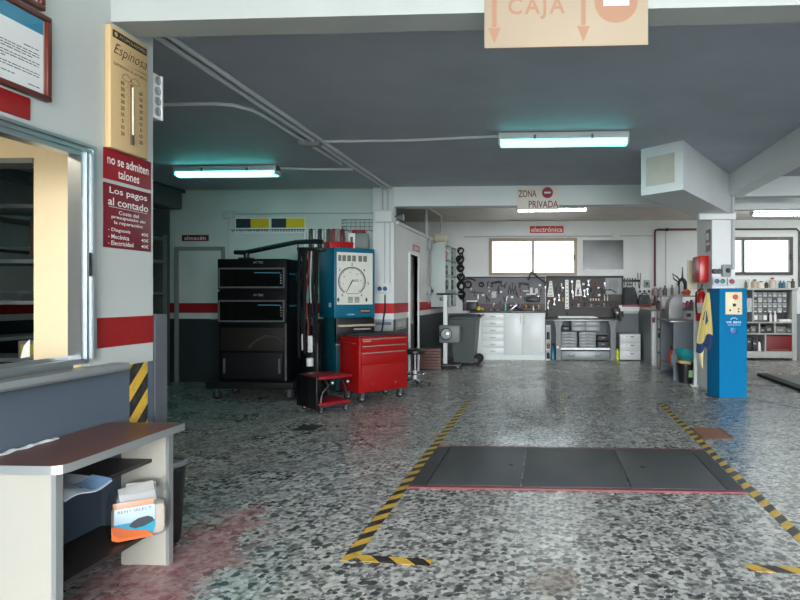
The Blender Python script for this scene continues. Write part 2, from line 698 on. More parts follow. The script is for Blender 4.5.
# windows in the back wall
def back_window(name, x0, x1, mull, fm):
    o = thing(name, None, None, ((x0 + x1) / 2, BY, WZ0))
    del_keys = None
    o['kind'] = 'structure'
    hw, h = (x1 - x0) / 2, WZ1 - WZ0
    t = .07
    f = MB()
    f.box(-hw, hw, -.03, .08, 0, t)
    f.box(-hw, hw, -.03, .08, h - t, h)
    f.box(-hw, -hw + t, -.03, .08, t, h - t)
    f.box(hw - t, hw, -.03, .08, t, h - t)
    mx = mull - (x0 + x1) / 2
    f.box(mx - .025, mx + .025, -.02, .07, t, h - t)
    f.build('window_frame', fm, o)
    for a, b in ((-hw + t, mx - .025), (mx + .025, hw - t)):
        MB().box(a, b, .02, .028, t, h - t).build('pane', glass('window_glass', (150, 153, 154), alpha=.05), o)
    MB().box(hw - t - .012, hw - t + .02, -.05, -.03, h * .4, h * .55).build('window_latch', black_plastic, o)
    return o


tan_frame = pm('bronze_frame', (150, 128, 100), .4, var=.08)
back_window('window_2', WX0, WX1, -.35, tan_frame)
back_window('window_3', VX0, VX1, 4.40, pm('dark_bronze_frame', (70, 60, 56), .4, var=.08))

# the cash window in the near left wall
o = thing('window_1', None, None, (LX, 0, 0))
o['kind'] = 'structure'
f = MB()
f.box(-.05, .02, 2.88, 2.965, 1.08, 2.165)
f.box(.02, .03, 2.905, 2.92, 1.08, 2.13)
f.box(.02, .035, 2.945, 2.965, 1.08, 2.165)
f.box(-.05, .02, -.4, 2.88, 2.10, 2.165)
f.box(.02, .032, -.4, 2.945, 2.125, 2.14)
f.box(.02, .036, -.4, 2.965, 2.15, 2.165)
f.box(-.05, .02, -.4, -.32, 1.08, 2.10)
f.build('window_frame', alu, o)
MB().box(-.10, -.02, -.4, 2.88, 1.04, 1.075).box(.0, .02, -.4, 2.93, 1.06, 1.085).box(-.06, -.05, -.4, 2.88, 1.075, 1.10).build('sliding_track', alu, o)
MB().prism([(-.02, 1.04), (.09, 1.04), (.09, 1.012), (.08, 1.0), (-.001, 1.0)], -.4, 3.13).build('window_sill', pm('sill_grey', (150, 156, 158), .35, .3), o)
MB().box(.022, .03, 2.925, 2.935, 1.5, 1.62).build('window_latch', black_plastic, o)

# ================================================================== LAMPS
tube_glow = em('tube_glow', (96, 238, 226), 7.5)
tube_glow_mid = em('tube_glow_mid', (112, 240, 230), 4.2)
tube_glow_warm = em('tube_glow_white', (240, 250, 248), 40)


def fluorescent(label, loc, L, glow, rotz=0.0, up=0.0):
    o = thing('fluorescent_lamp', label, 'ceiling light', loc, rotz, 'fluorescent ceiling lamps')
    h = L / 2
    MB().rbox(-h, h, -.08 + up, .08 - up, -.072 if not up else -.03, 0, .01).box(-h, -h + .02, -.085, .085, -.12, 0).box(h - .02, h, -.085, .085, -.12, 0).build('housing', white_plastic, o)
    d = MB()
    zt = -.072 if not up else -.08
    d.prism([(-.07, zt), (.07, zt), (.066, -.10), (.045, -.13), (-.045, -.13), (-.066, -.10)] if not up else [(-.03, -.075), (.03, -.075), (.035, -.095), (.02, -.115), (-.02, -.115), (-.035, -.095)], -h + .02, h - .02, plane='yz')
    d.build('diffuser', glow, o)
    for x in (-.4, .4):
        MB().box(x * L * .55 - .012, x * L * .55 + .012, -.088, -.078, -.075, -.03).box(x * L * .55 - .012, x * L * .55 + .012, .078, .088, -.075, -.03).build('clip', steel, o)
    return o


fluorescent('fluorescent ceiling lamp with cyan glow in the dark left bay', (-4.25, 7.75, CEIL - .005), 1.38, tube_glow)
fluorescent('fluorescent ceiling lamp fed by a long pipe, middle of the grey ceiling', (.16, 6.35, CEIL - .005), 1.36, tube_glow_mid)
fluorescent('fluorescent ceiling lamp behind the zona privada board', (.07, 11.35, CEIL - .005), 1.30, tube_glow_warm, up=.035)
fluorescent('fluorescent ceiling lamp at the right, past the pier', (5.28, 12.0, CEIL - .03), 2.6, tube_glow_warm, up=.035)

# added office lamp, unseen, brightens the cream wall behind the cash window
o = thing('added_office_lamp', 'unseen added ceiling lamp inside the cash office', 'ceiling light', (-3.6, 1.6, 2.75))
MB().lathe([(.14, 0), (.14, -.03), (.12, -.05), (.001, -.06)], (0, 0, 0)).build('lamp_shade', em('added_office_glow', (255, 240, 214), 85), o)

# ================================================================== NEAR LEFT WALL: signs, notices, thermometer
RZL = R(90)      # local x -> +Y, local -y -> +X (faces the bay)
ink = pm('black_ink', (40, 38, 36), .6, var=.02)
brown_ink = pm('brown_ink', (58, 40, 26), .6, var=.05)
paper = pm('white_paper', (236, 238, 236), .6, var=.02)


def lines(parent, name, mat, x0, x1, zs, hh=.004, y=-.0155, ragged=True):
    for z, a, b in zs:
        m = MB()
        x = x0 + (x1 - x0) * a
        e = x0 + (x1 - x0) * b
        while x < e - .004:
            wd = random.uniform(.012, .035)
            m.box(x, min(x + wd, e), y, y + .0006, z - hh / 2, z + hh / 2)
            x += wd + .005
        m.build(name, mat, parent)


def notice(label, y0, y1, z0, z1, header):
    o = thing('framed_notice', label, 'framed notice', (LX, y0, z0), RZL, 'framed notices above the cash window')
    L, H_ = y1 - y0, z1 - z0
    wood = pm('mahogany_frame', (92, 40, 30), .35, var=.15, scale=25)
    f = MB()
    t = .026
    f.rbox(0, L, -.03, 0, 0, t, .005).rbox(0, L, -.03, 0, H_ - t, H_, .005).rbox(0, t, -.03, 0, t, H_ - t, .005).rbox(L - t, L, -.03, 0, t, H_ - t, .005)
    f.build('frame', wood, o)
    MB().box(t, L - t, -.013, -.003, t, H_ - t).build('mount', pm('mount_peach', (226, 176, 140), .6), o)
    MB().box(t, L - t - .008, -.0145, -.013, t, H_ - t).build('notice_sheet', paper, o)
    if header:
        blue = pm('notice_blue', (8, 124, 158), .5, var=.03)
        MB().box(t, L - t - .008, -.0152, -.0145, H_ - t - .068, H_ - t).build('blue_header', blue, o)
        lines(o, 'header_lettering', paper, t, L - t, [(H_ - t - .04, .1, .52), (H_ - t - .055, .1, .5)], .006, -.0158)
        lines(o, 'printed_lines', ink, t + .01, L - t - .02,
              [(H_ - .155, .3, .5), (H_ - .175, .8, .97), (H_ - .195, .02, .98), (H_ - .207, .0, .98), (H_ - .219, .0, .9), (H_ - .238, .02, .98), (H_ - .25, 0, .97),
               (H_ - .262, 0, .6), (H_ - .285, .02, .98), (H_ - .297, 0, .98), (H_ - .325, .1, .7), (H_ - .345, .85, .98)], .004, -.0152)
    MB().box(t, L - t, -.0195, -.018, t, H_ - t).build('glazing', glass('picture_glass', alpha=.04), o)
    return o


notice('framed notice with a blue header in a brown frame, above the cash window', 2.155, 2.695, 2.305, 2.70, True)
notice('framed notice cut off by the top edge, above the blue headed one', 2.12, 2.66, 2.715, 3.05, False)

# red board over the window
o = thing('wall_sign', 'plain red board between the framed notice and the cash window', 'sign', (LX, 1.7, 2.195), RZL)
MB().rbox(0, .9, -.008, 0, 0, .10, .002).build('board', pm('board_red', (160, 14, 20), .4, var=.05), o)

# thermometer board
o = thing('wall_thermometer', 'tall cream advertising thermometer on the end of the near left wall', 'thermometer', (LX, 3.062, 2.19), RZL)
L, H_ = .30, .655
face = pm('cream_tin', (204, 174, 126), .45, var=.05)
f = MB()
f.rbox(0, L, -.035, 0, 0, H_, .006)
f.build('board', face, o)
MB().box(.015, L - .015, -.036, -.035, H_ - .062, H_ - .022).build('header_band', ink, o)
MB().lathe([(.012, 0), (.012, -.0008)], (.04, -.036, H_ - .042), 16, axis='y').build('maker_badge', face, o)
text('header_lettering', 'ACUMULADORES', face, o, .17, H_ - .042, .21, .016, -.0365)
text('script_lettering', 'Espinosa', brown_ink, o, .155, H_ - .125, .265, .075, -.0356, shear=.45, bold=-.006)
MB().prism([(.12, H_ - .176), (.285, H_ - .170), (.285, H_ - .174)], -.0356, -.035).build('script_underline', brown_ink, o)
text('slogan_lettering', 'ELECTRICIDAD DEL AUTOMOVIL', brown_ink, o, .155, H_ - .20, .265, .014, -.0356, bold=.01)
logo = MB()
for sx in (-1, 1):
    logo.tube([(.155 + sx * (.035 + .033 * math.cos(a * .5)), -.0358, H_ - .245 + .018 * math.sin(a * .5) - abs(math.cos(a * .5)) * .006) for a in range(13)], .0013, 5, closed=True)
logo.build('emblem', brown_ink, o)
MB().rbox(.14, .17, -.040, -.035, .05, H_ - .27, .002).build('tube_recess', pm('tube_back', (150, 122, 80), .5), o)
MB().cyl((.162, -.042, .10), (.162, -.042, H_ - .285), .0045, n=10).build('glass_tube', pm('white_glass', (232, 226, 208), .15), o)
MB().cyl((.162, -.042, .05), (.162, -.042, .105), .007, n=10).build('bulb', black_plastic, o)
for k in range(9):
    z = .095 + k * .0345
    v = -20 + 10 * k if False else k * 10 - 20
    text('scale_number', str(abs(v)), brown_ink, o, .09, z, None, .022, -.0356, bold=.025)
    text('scale_number', str(abs(v)), brown_ink, o, .237, z - .012, None, .022, -.0356, bold=.025)
t = MB()
for k in range(40):
    z = .085 + k * .0078
    l = .016 if k % 5 == 0 else .008
    t.box(.138 - l, .138, -.0356, -.035, z, z + .0012).box(.175, .175 + l, -.0356, -.035, z - .012, z - .0108)
t.build('scale_ticks', brown_ink, o)

# two payment signs
o = thing('payment_sign', 'red sign reading no se admiten talones', 'sign', (LX, 3.052, 2.025), RZL)
L = .378
MB().rbox(0, L, -.006, 0, 0, .165, .002).build('board', sign_red, o)
text('lettering', 'no se admiten', sign_white, o, L / 2, .108, .33, .05, -.0065, bold=.012)
text('lettering', 'talones', sign_white, o, L / 2, .042, .17, .05, -.0065, bold=.012)
o = thing('payment_sign', 'dark red price sign reading Los pagos al contado', 'sign', (LX, 3.052, 1.66), RZL)
MB().rbox(0, L, -.006, 0, 0, .345, .002).build('board', pm('sign_maroon', (112, 24, 38), .4, var=.04), o)
for s, x, z, ww, hh in (('Los pagos', .19, .305, .30, .045), ('al contado', .19, .25, .32, .042), ('Coste del', .19, .195, .16, .021), ('presupuesto sin', .19, .166, .27, .022),
                        ('la reparación:', .19, .137, .23, .023), ('- Diagnosis', .115, .096, .17, .024), ('40€', .322, .096, .062, .02), ('- Mecánica', .11, .062, .16, .024),
                        ('40€', .322, .062, .062, .02), ('- Electricidad', .127, .027, .195, .024), ('40€', .322, .027, .062, .02)):
    text('lettering', s, sign_white, o, x, z, ww, hh, -.0065, bold=.008)
MB().box(.035, .345, -.0068, -.006, .2195, .2215).build('rule', sign_white, o)

# hazard tape down the dado corner
hz = hazard()
hzw = hazard('hazard_stripes_wall', 5.5)
solo('hazard_tape', MB().box(-.5, .5, -.075, .075, 0, .002), hzw, 'upright black and yellow tape on the grey dado below the red stripe', 'hazard tape', (LX, 3.33, .515), rot=(R(90), R(-90), R(90)))

# terminal box fixed to the far end of the wall
o = thing('terminal_box', 'white terminal box with four round holes behind the wall end', 'terminal box', (LX - .07, GY, 2.47))
MB().rbox(-.06, .06, .0, .10, 0, .27, .006).build('housing', white_plastic, o)
for k in range(4):
    MB().lathe([(.026, 0), (.026, .006), (.02, .006), (.018, .001), (.001, .001)], (.06, .055, .045 + k * .062), 16, axis='x').build('cable_gland', grey_plastic, o)
MB().rbox(.055, .068, .085, .10, 0, .27, .003).build('flange', white_plastic, o)

# ================================================================== BENCH under the cash window
lam = pm('bench_laminate', (104, 62, 52), .3, var=.12, scale=14)
cream_board = pm('cream_board', (166, 163, 152), .5, var=.03)
dark_board = pm('dark_shelf', (48, 40, 38), .5, var=.1)
edge_alu = pm('edge_strip', (176, 180, 178), .3, .6, var=.05)
o = thing('counter_bench', 'low bench with brown top and cream ends under the cash window', 'bench', (0, 0, 0))
TX0, TX1, TY0, TY1 = LX + .005, -1.93, 2.0, 3.085
poly = [(TX0, TY0), (TX1 - .1, TY0), (TX1 - .07, TY0 + .01), (TX1 - .04, TY0 + .035), (TX1 - .01, TY0 + .09)]
top = [(TX0, 2.28), (TX1 - .05, 2.28), (TX1 - .025, 2.286), (TX1 - .008, 2.30), (TX1, 2.33), (TX1, TY1), (TX0, TY1)]
MB().prism(top, .695, .725, plane='xy').build('bench_top', lam, o)
ring = MB()
c0 = Vector((-2.14, 2.68))
out = [(x + (.004 if x > c0.x else 0), y + (.004 if y > c0.y else -.004)) for x, y in top]
k = len(out)
vs = [(x, y, .69) for x, y in out] + [(x, y, .7255) for x, y in out]
fs = [(i, i + 1, i + 1 + k, i + k) for i in range(k - 1)]
inn = top
vs += [(x, y, .69) for x, y in inn] + [(x, y, .7255) for x, y in inn]
fs += [(i + k, i + 1 + k, i + 1 + 3 * k, i + 3 * k) for i in range(k - 1)] + [(i, i + 1, i + 1 + 2 * k, i + 2 * k) for i in range(k - 1)]
ring.add(vs, fs)
ring.build('edge_band', edge_alu, o)
MB().box(TX0, -1.985, 2.30, 2.335, 0, .695).build('end_panel', cream_board, o)
MB().box(-1.985, -1.965, 2.30, 2.335, 0, .695).build('panel_edging', edge_alu, o)
MB().box(TX0 + .12, -1.985, 3.02, 3.055, 0.0, .695).build('end_panel', cream_board, o)
MB().box(-1.985, -1.968, 3.02, 3.055, 0, .695).build('panel_edging', edge_alu, o)
MB().box(TX0, -2.06, 2.335, 3.02, .535, .553).build('middle_shelf', dark_board, o)
MB().box(TX0, -2.03, 2.335, 3.02, .18, .20).build('lower_shelf', dark_board, o)
MB().box(TX0, TX0 + .012, 2.335, 3.02, .20, .535).build('back_panel', pm('bench_back_blue', (70, 82, 98), .5), o)

# newspaper folded over the middle shelf
g = []
for i in range(9):
    row = []
    for j in range(7):
        u, v = i / 8, j / 6
        y = 2.40 + .27 * u
        x = -2.30 + .29 * v
        z = .558 + .012 * math.sin(v * 3 + u) + .010 * math.sin(u * 7)
        if v > .8:
            z -= (v - .8) * .07 * (1 - u * .6)
        row.append((x, y, z))
    g.append(row)
n_ = thing('newspaper', 'folded white and blue newspaper sticking out of the bench shelf', 'newspaper', (0, 0, 0))
MB().sheet(g, thick=.006).build('sheets', pm('newsprint', (205, 216, 226), .7, var=.15, scale=20), n_)
MB().sheet([[(x, y, z + .008) for x, y, z in row[4:]] for row in g[4:]], thick=.001).build('blue_photo', pm('news_blue', (130, 168, 205), .6, var=.3, scale=30), n_)

# plastic bag stuffed with magazines, resting on the lower shelf by the far end panel
BAG = (-2.045, 2.90, .201)
BR = R(38)
o = thing('plastic_bag', 'clear plastic bag with orange and blue advert, full of magazines, in the bench', 'bag', BAG, BR)
prof = []
for i in range(11):
    v = i / 10
    row = []
    for j in range(33):
        a = 2 * math.pi * j / 32
        wx = .128 + .010 * math.sin(v * 3.1) - .03 * max(0, v - .75) * 4 * .3
        wy = .066 + .010 * math.sin(v * 3) - .03 * max(0, v - .7)
        if v < .12:
            wx -= .02 * (1 - v / .12)
            wy -= .015 * (1 - v / .12)
        e = .5
        x = wx * math.copysign(abs(math.cos(a)) ** e, math.cos(a))
        y = wy * math.copysign(abs(math.sin(a)) ** e, math.sin(a))
        z = v * (.245 + .02 * math.cos(a - .6) + .008 * math.sin(5 * a)) + .003
        row.append((x, y, z))
    prof.append(row)
b = MB().sheet(prof)
b.add([p for p in prof[0][:-1]], [tuple(range(32))])
b.build('bag_film', glass('clear_film', (240, 242, 243), .35, .045), o)
MB().rbox(-.115, .115, -.055, .05, .006, .165, .03).build('bag_filling', pm('catalogue_cover', (206, 190, 176), .5, var=.12), o)
MB().rbox(-.105, .065, -.0615, -.055, .09, .165, .002).build('advert_sky', pm('advert_pale_blue', (206, 226, 236), .4, var=.05), o)
MB().prism([(-.115, .02), (-.09, .008), (.06, .008), (.035, .04), (-.03, .055), (-.105, .085), (-.115, .085)], -.0625, -.055).build('advert_orange', pm('advert_orange', (222, 104, 40), .4), o)
MB().prism([(-.105, .085), (-.03, .055), (.035, .04), (.055, .022), (.065, .06), (.065, .09), (-.105, .09)], -.0622, -.055).build('advert_teal', pm('advert_teal', (30, 160, 190), .4), o)
MB().prism([(-.045, .075), (-.03, .095), (-.005, .108), (.035, .112), (.055, .10), (.06, .082), (.02, .065), (-.02, .06)], -.0634, -.060).build('advert_car', pm('advert_car', (30, 44, 52), .4), o)
MB().rbox(-.11, .06, -.0612, -.055, .165, .195, .002).build('advert_top_strip', pm('advert_peach', (214, 140, 92), .4), o)
text('advert_lettering', 'RENT SELECT', ink, o, -.02, .150, .14, .013, -.0625)
MAGC = [(150, 150, 146), (112, 110, 106), (72, 66, 62)]
for k in range(6):
    m = MB().rbox(-.075 + .004 * k, .075 - .003 * k, -.0035, .0035, 0, .10 - .008 * (k % 3), .001)
    solo('magazine', m, pm('mag_%d' % (k % 3), MAGC[k % 3], .5, var=.12, scale=30),
         ['white magazine nearest the front of the plastic bag', 'grey magazine second from the front in the plastic bag', 'brown covered magazine third from the front in the plastic bag',
          'white magazine fourth from the front in the plastic bag', 'grey magazine fifth from the front in the plastic bag', 'brown magazine at the back of the plastic bag'][k],
         'magazine', (BAG[0] + (-.035 + .014 * k) * -math.sin(BR), BAG[1] + (-.035 + .014 * k) * math.cos(BR), .366), group='magazines in the plastic bag', rot=(R(-14 + 5 * k), R(-9 + 4.5 * k), BR))

# crumpled paper strip lying along the back of the bench top
g = []
for i in range(24):
    u = i / 23
    y = 2.29 + .43 * u
    g.append([(LX + .012 + dx + .006 * math.sin(u * 23), y, .727 + (.006 + .004 * math.sin(u * 31)) * (1 if 0 < k < 3 else .2)) for k, dx in enumerate((0, .012, .026, .036))])
solo('paper_strip', MB().sheet(g, thick=.0015), paper, 'crumpled strip of white paper along the back of the bench top', 'paper')

# waste bin beyond the bench
o = thing('waste_bin', 'black waste bin with grey rim behind the far end of the bench', 'bin', (-2.205, 3.30, 0))
MB().lathe([(.10, 0), (.105, .01), (.135, .45), (.128, .45), (.10, .02), (.001, .02)], n=28).build('bin_body', black_plastic, o)
MB().lathe([(.134, .435), (.142, .44), (.142, .465), (.136, .47), (.126, .465), (.128, .44)], n=28).build('bin_rim', pm('rim_grey', (120, 126, 130), .4), o)

# ================================================================== seen through the cash window: storeroom rack
o = thing('storage_rack', 'grey shelving rack behind the doorway, seen through the cash window', 'shelving', (-4.75, 5.0, 0))
rackm = pm('rack_grey', (128, 138, 140), .5)
for x in (-.95, .95):
    for y in (0, .4):
        MB().box(x - .02, x + .02, y - .02, y + .02, 0, 2.3).build('upright', rackm, o)
shz = [.55, .86, 1.36, 1.72, 2.2]
for z in shz:
    MB().rbox(-.95, .95, -.02, .42, z - .035, z, .004).build('shelf', rackm, o)
def carton(label, x, y, z, w, d, h, rgb, tagc=None, group='cartons on the storeroom rack', rot=0):
    t = thing('carton', label, 'box', (x, y, z), rot, group)
    MB().rbox(-w / 2, w / 2, -d / 2, d / 2, 0, h, .006).build('box_body', pm('carton_%d_%d_%d' % rgb, rgb, .7, var=.1), t)
    if tagc:
        MB().box(-w * .36, w * .36, -d / 2 - .002, -d / 2, h * .2, h * .8).build('box_label', pm('tag_%d_%d_%d' % tagc, tagc, .6), t)
    return t
carton('box with a yellow label on the low storeroom shelf', -4.52, 5.13, .86, .18, .28, .15, (150, 150, 146), (206, 196, 70))
carton('box with a white label beside the yellow labelled one', -4.29, 5.13, .86, .2, .28, .15, (150, 152, 150), (222, 226, 226))
carton('dark patterned parcel standing on the top storeroom shelf', -4.48, 5.15, 1.72, .16, .2, .36, (92, 70, 66))
carton('grey carton beside the patterned parcel', -4.20, 5.15, 1.72, .26, .26, .28, (110, 122, 124))
carton('flat dark carton on the middle storeroom shelf', -4.42, 5.15, 1.36, .34, .3, .06, (60, 62, 64))
carton('stack of grey files on the middle storeroom shelf', -4.12, 5.15, 1.36, .2, .28, .1, (92, 98, 100))
solo('price_tag', MB().prism([(.03, 0), (.085, .01), (.085, .11), (.05, .07)], 0, .004), paper, 'white paper tag stuck to the cream door jamb', 'tag', (-3.075, 3.312, 1.04))

# ================================================================== LEFT BAY
# store-room door in the back left wall
o = thing('door_1', None, None, (-5.65, 9.5, 0))
o['kind'] = 'structure'
MB().box(-.36, .36, -.02, 0, 0, 2.14).build('door_leaf', p_work, o)
MB().box(-.42, .40, -.05, 0, 2.14, 2.20).box(.36, .40, -.05, 0, 0, 2.14).box(-.42, -.36, -.05, 0, 0, 2.14)  .build('door_frame', pm('frame_grey', (128, 136, 132), .5), o)
MB().cyl((.28, -.02, 1.02), (.28, -.06, 1.02), .012, n=10).cyl((.28, -.06, 1.02), (.19, -.06, 1.02), .009, n=8).build('door_handle', steel, o)

o = thing('room_sign', 'small dark red almacén sign above the store-room door', 'sign', (-5.745, 9.5, 2.345))
MB().rbox(-.225, .225, -.012, 0, -.05, .05, .002).build('board', pm('sign_dark', (96, 26, 34), .4), o)
text('lettering', 'almacén', sign_white, o, 0, 0, .36, .06, -.0125, bold=.01)

def poster(label, x):
    t = thing('calendar_poster', label, 'poster', (x, 9.5, 2.415), 0, 'yellow wall posters')
    MB().box(-.285, .285, -.006, 0, 0, .25).build('sheet', paper, t)
    MB().box(-.275, -.03, -.007, -.006, .09, .24).build('photo_panel', pm('poster_photo', (36, 48, 62), .5, var=.6, scale=22), t)
    MB().box(-.03, .275, -.007, -.006, .09, .24).build('yellow_panel', pm('poster_yellow', (216, 186, 30), .5, var=.08), t)
    m = MB()
    for k in range(12):
        for r in range(3):
            m.box(-.27 + k * .046, -.24 + k * .046, -.0068, -.006, .018 + r * .022, .028 + r * .022)
    m.build('date_grid', pm('poster_print', (120, 124, 124), .6), t)
    return t
poster('yellow calendar poster nearer the store-room door', -4.79)
poster('yellow calendar poster nearer the tester, right of its twin', -4.20)

o = thing('junction_box', 'white junction box left of the yellow posters', 'junction box', (-5.17, 9.5, 2.66))
MB().rbox(-.085, .085, -.07, 0, 0, .12, .006).build('housing', pipe_white, o)
solo('wall_conduit', MB().tube([(-5.085, 9.47, 2.73), (-4.0, 9.47, 2.74), (-2.765, 9.47, 2.73)], .013), pipe_white, 'thin horizontal conduit above the yellow posters', 'conduit')
solo('wall_conduit', MB().tube([(-5.17, 9.47, 2.66), (-5.17, 9.47, 1.95), (-5.17, 9.47, 1.03)], .012), pipe_white, 'upright conduit below the white junction box', 'conduit')

# rail with wire hooks under the posters and hanging belts
rail = thing('hook_rail', 'wire hook rail running under the yellow posters', 'hook rail', (-4.5, 9.5, 2.47))
MB().tube([(-.64, -.02, 0), (1.28, -.02, 0)], .006, 6).build('rail', steel, rail)
for k in range(14):
    x = -.6 + k * .14
    MB().tube([(x, -.02, 0), (x + .03, -.10, -.03), (x + .035, -.14, -.005)], .005, 6).build('hook', steel, rail)
belts = [((240, 242, 240), 'white'), ((70, 74, 74), 'dark'), ((236, 238, 236), 'pale'), ((52, 54, 56), 'black'), ((206, 208, 206), 'grey'), ((96, 84, 84), 'brown'),
         ((150, 70, 74), 'red'), ((176, 160, 158), 'pinkish'), ((120, 52, 56), 'dark red')]
for k, (c, nm) in enumerate(belts):
    x = -3.84 + k * .072
    y = 9.36
    hgt = .34 - .03 * (k % 3)
    b = MB().tube([(x - .02, y, 2.44), (x - .028, y, 2.44 - hgt * .5), (x - .012, y - .01, 2.44 - hgt), (x + .012, y - .01, 2.44 - hgt), (x + .028, y, 2.44 - hgt * .5), (x + .02, y, 2.44), (x, y + .01, 2.465)], .018, 6, closed=True)
    solo('hanging_cable', b, pm('belt_%d' % k, c, .6), '%s cable loop, number %s from the left on the hook rail' % (nm, ['one', 'two', 'three', 'four', 'five', 'six', 'seven', 'eight', 'nine'][k]), 'cable', group='cables on the hook rail')
wb = thing('wire_basket', 'wire wall basket between the hook rail and the corner pillar', 'wire basket', (-3.0, 9.5, 2.44))
for z in (0, .06, .12, .17):
    MB().tube([(-.27, -.0, z), (-.27, -.14, z), (.25, -.14, z), (.25, -.0, z)], .005, 6).build('wire_ring', steel, wb)
for k in range(8):
    x = -.27 + k * .074
    MB().tube([(x, -.14, .17), (x, -.14, 0), (x, 0, 0)], .004, 5).build('wire', steel, wb)
solo('red_clamp', MB().tube([(-3.1, 9.365, 2.40), (-2.98, 9.36, 2.385), (-2.88, 9.365, 2.41), (-2.92, 9.365, 2.435), (-3.06, 9.365, 2.435)], .012, 8, closed=True), red_paint, 'red clamp hanging under the wire basket', 'clamp')

# old racking along the far left with a long shutter box above
o = thing('storage_rack', 'dark racking at the far left seen past the wall end', 'shelving', (-6.35, 7.4, 0))
rk = pm('old_rack', (112, 118, 116), .6, var=.15)
for y in (-1.6, 0, 1.6):
    for x in (0, .42):
        MB().box(x - .02, x + .02, y - .02, y + .02, 0, 2.35).build('upright', rk, o)
MB().box(-.04, .46, 1.63, 1.66, 0, 2.75).build('end_panel', pm('added_dark_panel', (74, 80, 78), .6), o)  # dark panel added to cover the bright wall behind the rack
for z in (.4, .95, 1.46, 1.95, 2.3):
    MB().rbox(-.02, .44, -1.62, 1.62, z - .04, z, .004).build('shelf', rk, o)
for k, (y, z, w_, d, h, c, lb) in enumerate([(8.7, 1.46, .3, .3, .22, (66, 72, 72), 'dark box on the middle shelf of the far left rack, far end'), (8.2, 1.46, .3, .35, .3, (96, 96, 92), 'grey box on the middle shelf of the far left rack, near end'),
                                            (8.75, 1.95, .32, .3, .16, (60, 60, 64), 'black case on the upper shelf of the far left rack'), (8.7, .95, .32, .36, .28, (84, 88, 88), 'grey bin on the knee high shelf of the far left rack'),
                                            (8.6, .4, .34, .5, .34, (46, 46, 48), 'black crate on the lowest shelf of the far left rack'), (8.65, 2.3, .34, .4, .1, (70, 72, 74), 'flat dark case on top of the far left rack')]):
    carton(lb, -6.15, y, z, w_, d, h, c, None, 'boxes on the far left rack')
o = thing('shutter_box', 'long dark shutter box under the ceiling at the far left', 'shutter box', (-6.1, 7.4, 2.80))
MB().rbox(-.2, .2, -2.0, 2.0, 0, .28, .02).build('casing', pm('shutter_dark', (76, 80, 80), .5), o)
MB().rbox(-.22, .24, -2.02, 2.02, .26, .315, .008).build('cover_plate', pm('shutter_plate', (52, 55, 56), .5), o)

# ------------------------------------------------------------------ black equipment cabinet
o = thing('equipment_cabinet', 'tall black tester cabinet on a wheeled plinth in the dark left bay', 'equipment cabinet', (-3.98, 7.9, 0))
trim = pm('cabinet_trim', (86, 90, 92), .5)
blk = pm('cabinet_black', (11, 12, 13), .45, var=.1, spec=.25)
MB().rbox(-.47, .47, .0, .54, .255, 1.90, .012).build('cabinet_body', blk, o)
MB().rbox(-.63, .58, -.06, .62, .15, .245, .02).build('plinth', pm('plinth_dark', (26, 28, 30), .6, spec=.2), o)
for z0, z1, zt in ((1.505, 1.78, 1.84), (1.05, 1.345, 1.40)):
    MB().rbox(-.475, .475, -.03, .01, z0 - .02, zt + .06, .008).build('unit_front', blk, o)
    s = MB().box(-.46, .455, -.045, -.03, z0, z0 + .022).box(-.46, .455, -.045, -.03, z1 - .022, z1).box(-.46, -.438, -.045, -.03, z0 + .022, z1 - .022).box(.433, .455, -.045, -.03, z0 + .022, z1 - .022)
    fr = s.build('screen_frame', trim, o)
    MB().box(-.438, .433, -.038, -.03, z0 + .022, z1 - .022).build('smoked_window', pm('smoked_glass', (12, 13, 15), .08), o)
    text('maker_lettering', 'AV TEC', grey_plastic, o, .09, zt + .012, .14, .03, -.0308, bold=.02)
    MB().box(.04 if z0 > 1.3 else .09, .40, -.0395, -.038, z1 - .075, z1 - .06).build('scale_strip', pm('scale_teal', (62, 120, 140), .4), o)
    for k in range(4):
        MB().lathe([(.009, 0), (.009, -.004), (.001, -.005)], (.405, -.038, z1 - .10 - k * .036), 10, axis='y').build('indicator', grey_plastic, o)
    MB().box(.47, .476, .08, .30, z1 - .09, z1 - .07).build('side_strip', pm('strip_teal', (30, 120, 150), .4), o)
MB().rbox(-.44, .44, -.012, .01, .66, .97, .006).build('bay_shade_panel', pm('bay_shade', (20, 16, 14), .6, var=.4, scale=6), o)  # solid dark panel; the cavity's shade is put into its colour
MB().tube([(-.05, -.02, .70), (.05, -.025, .80), (.2, -.025, .86), (.35, -.02, .84), (.42, -.02, .78)], .02, 8).build('cable_bundle', pm('cable_brown', (62, 50, 42), .6), o)
MB().rbox(-.41, .41, -.025, .01, .29, .64, .01).build('door', pm('cabinet_door', (22, 24, 26), .5, spec=.25), o)
for x in (-.38, .38):
    MB().rbox(x - .012, x + .012, -.045, -.02, .36, .56, .004).build('door_handle', trim, o)
MB().box(.452, .47, -.025, .0, .255, 1.03).build('side_trim', trim, o)
def caster(parent, x, y, r=.055, w_=.035, zt=.15, mat_=None, hub=None):
    c = MB().lathe([(.001, -w_ / 2), (r * .85, -w_ / 2), (r, -w_ * .3), (r, w_ * .3), (r * .85, w_ / 2), (.001, w_ / 2)], (x, y, r), 16, axis='y').build('caster', mat_ or black_rubber, parent)
    MB().lathe([(r * .45, -w_ * .56), (r * .45, w_ * .56)], (x, y, r), 12, axis='y').build('hub', hub or steel, c)
    MB().box(x - r * .4, x + r * .4, y - w_ * .75, y - w_ * .6, r * .8, zt).box(x - r * .4, x + r * .4, y + w_ * .6, y + w_ * .75, r * .8, zt).box(x - r * .5, x + r * .5, y - w_ * .75, y + w_ * .75, zt - .006, zt).build('fork', steel, c)
for x in (-.5, .5):
    for y in (.03, .5):
        caster(o, x, y, .06, .04, .152)

